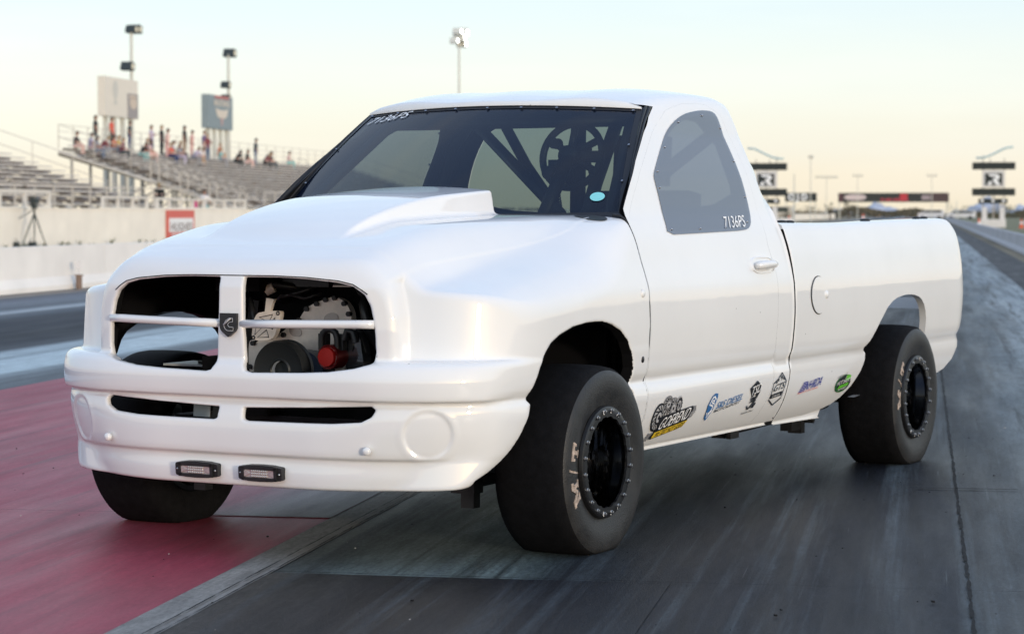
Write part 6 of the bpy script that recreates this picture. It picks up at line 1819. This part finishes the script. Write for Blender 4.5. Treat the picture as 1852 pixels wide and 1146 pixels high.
# x, y along and across the stand, pose, facing (degrees from the strip), shirt, trousers, label
PEOPLE = [
 (119.6, 46.3, 'sit', -95, 'black', 'blush', 'person in a black top sitting with legs out, at the near end of the bleacher'),
 (122, 46.3, 'sit', -80, 'lilac', 'pink', 'person in a lilac top sitting second from the near end of the bleacher'),
 (123.8, 46.3, 'lean', -85, 'maroon', 'grey', 'person in maroon bending forward left of the tall man in black'),
 (124.9, 46.6, 'stand', -60, 'black', 'charcoal', 'tall person in a black shirt standing below the left edge of the white billboard'),
 (125.9, 46.3, 'sit', -100, 'orange', 'grey', 'person in an orange shirt sitting right of the tall man in black'),
 (126.7, 46.0, 'sit', -90, 'yellow', 'white', 'person in a mustard yellow top below the white billboard'),
 (128.9, 45.6, 'lean', -120, 'black', 'teal', 'person in a black top and teal trousers bending over below the grey poster panel'),
 (130.4, 45.6, 'sit', -70, 'blush', 'blush', 'person in pale pink sitting between the two billboards, next to teal trousers'),
 (131.9, 45.8, 'sit', -85, 'maroon', 'orange', 'person in a maroon cap and top sitting just left of the blue trousers'),
 (133.0, 45.8, 'stand', -95, 'lilac', 'navy', 'person in a lilac top and navy trousers standing among the group between the billboards'),
 (133.9, 45.4, 'stand', -80, 'blush', 'pink', 'person all in pale pink standing left of the man in black and red'),
 (135.0, 46.3, 'stand', -90, 'black', 'black', 'person all in black with a red sleeve neighbour standing between the billboards'),
 (136.2, 45.4, 'sit', -95, 'grey', 'lilac', 'person in grey sitting right of the standing person all in black'),
 (137.1, 45.8, 'sit', -75, 'white', 'tan', 'person in white with tan trousers sitting in the middle of the group'),
 (138.5, 46.4, 'sit', -90, 'charcoal', 'black', 'person in charcoal sitting high behind the white shirted person'),
 (140.1, 45.4, 'lean', -100, 'white', 'tan', 'person in a bright white shirt leaning forward with back turned'),
 (141.2, 46.0, 'stand', -85, 'pink', 'pink', 'person in pink standing right of the bright white shirt'),
 (142.4, 45.4, 'stand', -110, 'maroon', 'denim', 'person in maroon and denim standing left of the person in purple'),
 (143.8, 46.0, 'stand', -75, 'purple', 'blush', 'person in a purple shirt and pale trousers standing left of the grey blue billboard'),
 (148.9, 45.4, 'lean', -120, 'black', 'black', 'person in black crouching under the left half of the grey blue billboard'),
 (149.6, 46.6, 'sit', -90, 'orange', 'tan', 'person in orange sitting high between the posts of the grey blue billboard'),
 (151.5, 45.4, 'sit', -90, 'black', 'blush', 'person in a black top sitting under the right post of the grey blue billboard'),
 (153.7, 45.4, 'stand', -60, 'charcoal', 'denim', 'person in dark top and jeans standing right of the grey blue billboard'),
 (156.2, 45.6, 'lean', -120, 'maroon', 'black', 'person in maroon bending over right of the standing person in jeans'),
 (157.6, 45.2, 'sit', -90, 'black', 'charcoal', 'person in black sitting lowest right of the bending person in maroon'),
 (121.0, 45.4, 'sit', -90, 'grey', 'denim', 'person in grey and denim sitting one row lower near the left end of the bleacher'),
 (125.4, 45.2, 'sit', -80, 'maroon', 'charcoal', 'person in maroon sitting at the feet of the tall man in black'),
 (127.7, 46.6, 'stand', -95, 'red', 'charcoal', 'person in a bright red shirt standing below the grey poster panel'),
 (130.9, 46.6, 'stand', -70, 'charcoal', 'navy', 'person in charcoal and navy standing behind the person with teal trousers'),
 (134.5, 45.0, 'sit', -100, 'red', 'navy', 'person in red and navy sitting at the feet of the person all in pale pink'),
 (139.3, 45.0, 'lean', -110, 'lilac', 'grey', 'person in lilac and grey leaning forward left of the bright white shirt'),
 (141.9, 46.8, 'stand', -85, 'black', 'tan', 'person in a black top and tan trousers standing behind the person in pink'),
 (145.2, 45.2, 'sit', -90, 'teal', 'grey', 'person in a teal top sitting just left of the grey blue billboard'),
 (158.6, 46.4, 'lean', -70, 'charcoal', 'tan', 'person in charcoal and tan leaning over at the right end of the crowd'),
 (165.0, 46.0, 'sit', -75, 'blush', 'teal', 'person in pale top sitting alone near the windshield pillar'),
]
def person(x, y, z, pose, deg, shirt, trous, label, idx, group=GR):
    key = (pose, idx % 4)
    if key not in proto:
        V, F, mi = body_mesh(pose, idx % 4)
        o = mk('person', V, F, [skins[0], hairs[0], cloth['grey'], cloth['grey'], shoe], None, mi, True); proto[key] = o.data
    else:
        o = bpy.data.objects.new('person', proto[key]); COL.objects.link(o)
    for i, m in enumerate((skins[idx % 3], hairs[(idx * 2 + 1) % 3], cloth[shirt], cloth[trous], shoe)):
        o.material_slots[i].link = 'OBJECT'; o.material_slots[i].material = m
    o.location = tw(x, y, z); o.rotation_euler = (0, 0, TH + R(deg))
    s_ = 1.0 + .02 * (idx % 4); o.scale = (s_, s_, s_)
    tag(o, label, 'person', group)
    return o
for i, (x, y, pose, deg, a, b, lab) in enumerate(PEOPLE):
    k = min(NR - 1, max(0, round((y - YF - .4) / (YB - YF - .8) * (NR - 1))))
    yy, zz = row(k)
    if pose == 'stand': person(x, yy, zz + .03, pose, deg, a, b, lab, i)
    else: person(x, yy, zz + .03, pose, deg, a, b, lab, i)
person(103.2, 35.5, 1.92, 'lean', -170, 'black', 'black', 'person in black bending over on the walkway above the red sponsor board', 2, None)
person(102.5, 33.0, .63, 'stand', 185, 'white', 'teal', 'person in white and teal standing on the ground behind the railing near the stairs', 1, None)
pb = group_obj('tote_bag', (96.0, 31.42), 'bright pink tote bag hanging on the white railing above the red sponsor board', 'bag', z=1.45)
mb = MB(); mb.box((0, 0, .24), (.42, .14, .44), taper=.94); mb.build('bag_body', mat('hot_pink', (.60, .03, .20), .6), pb)
mb = MB(); mb.tube([(-.1, 0, .45), (-.07, -.05, .56), (.07, -.05, .56), (.1, 0, .45)], .015, 5); mb.build('handle', M['dark'], pb)
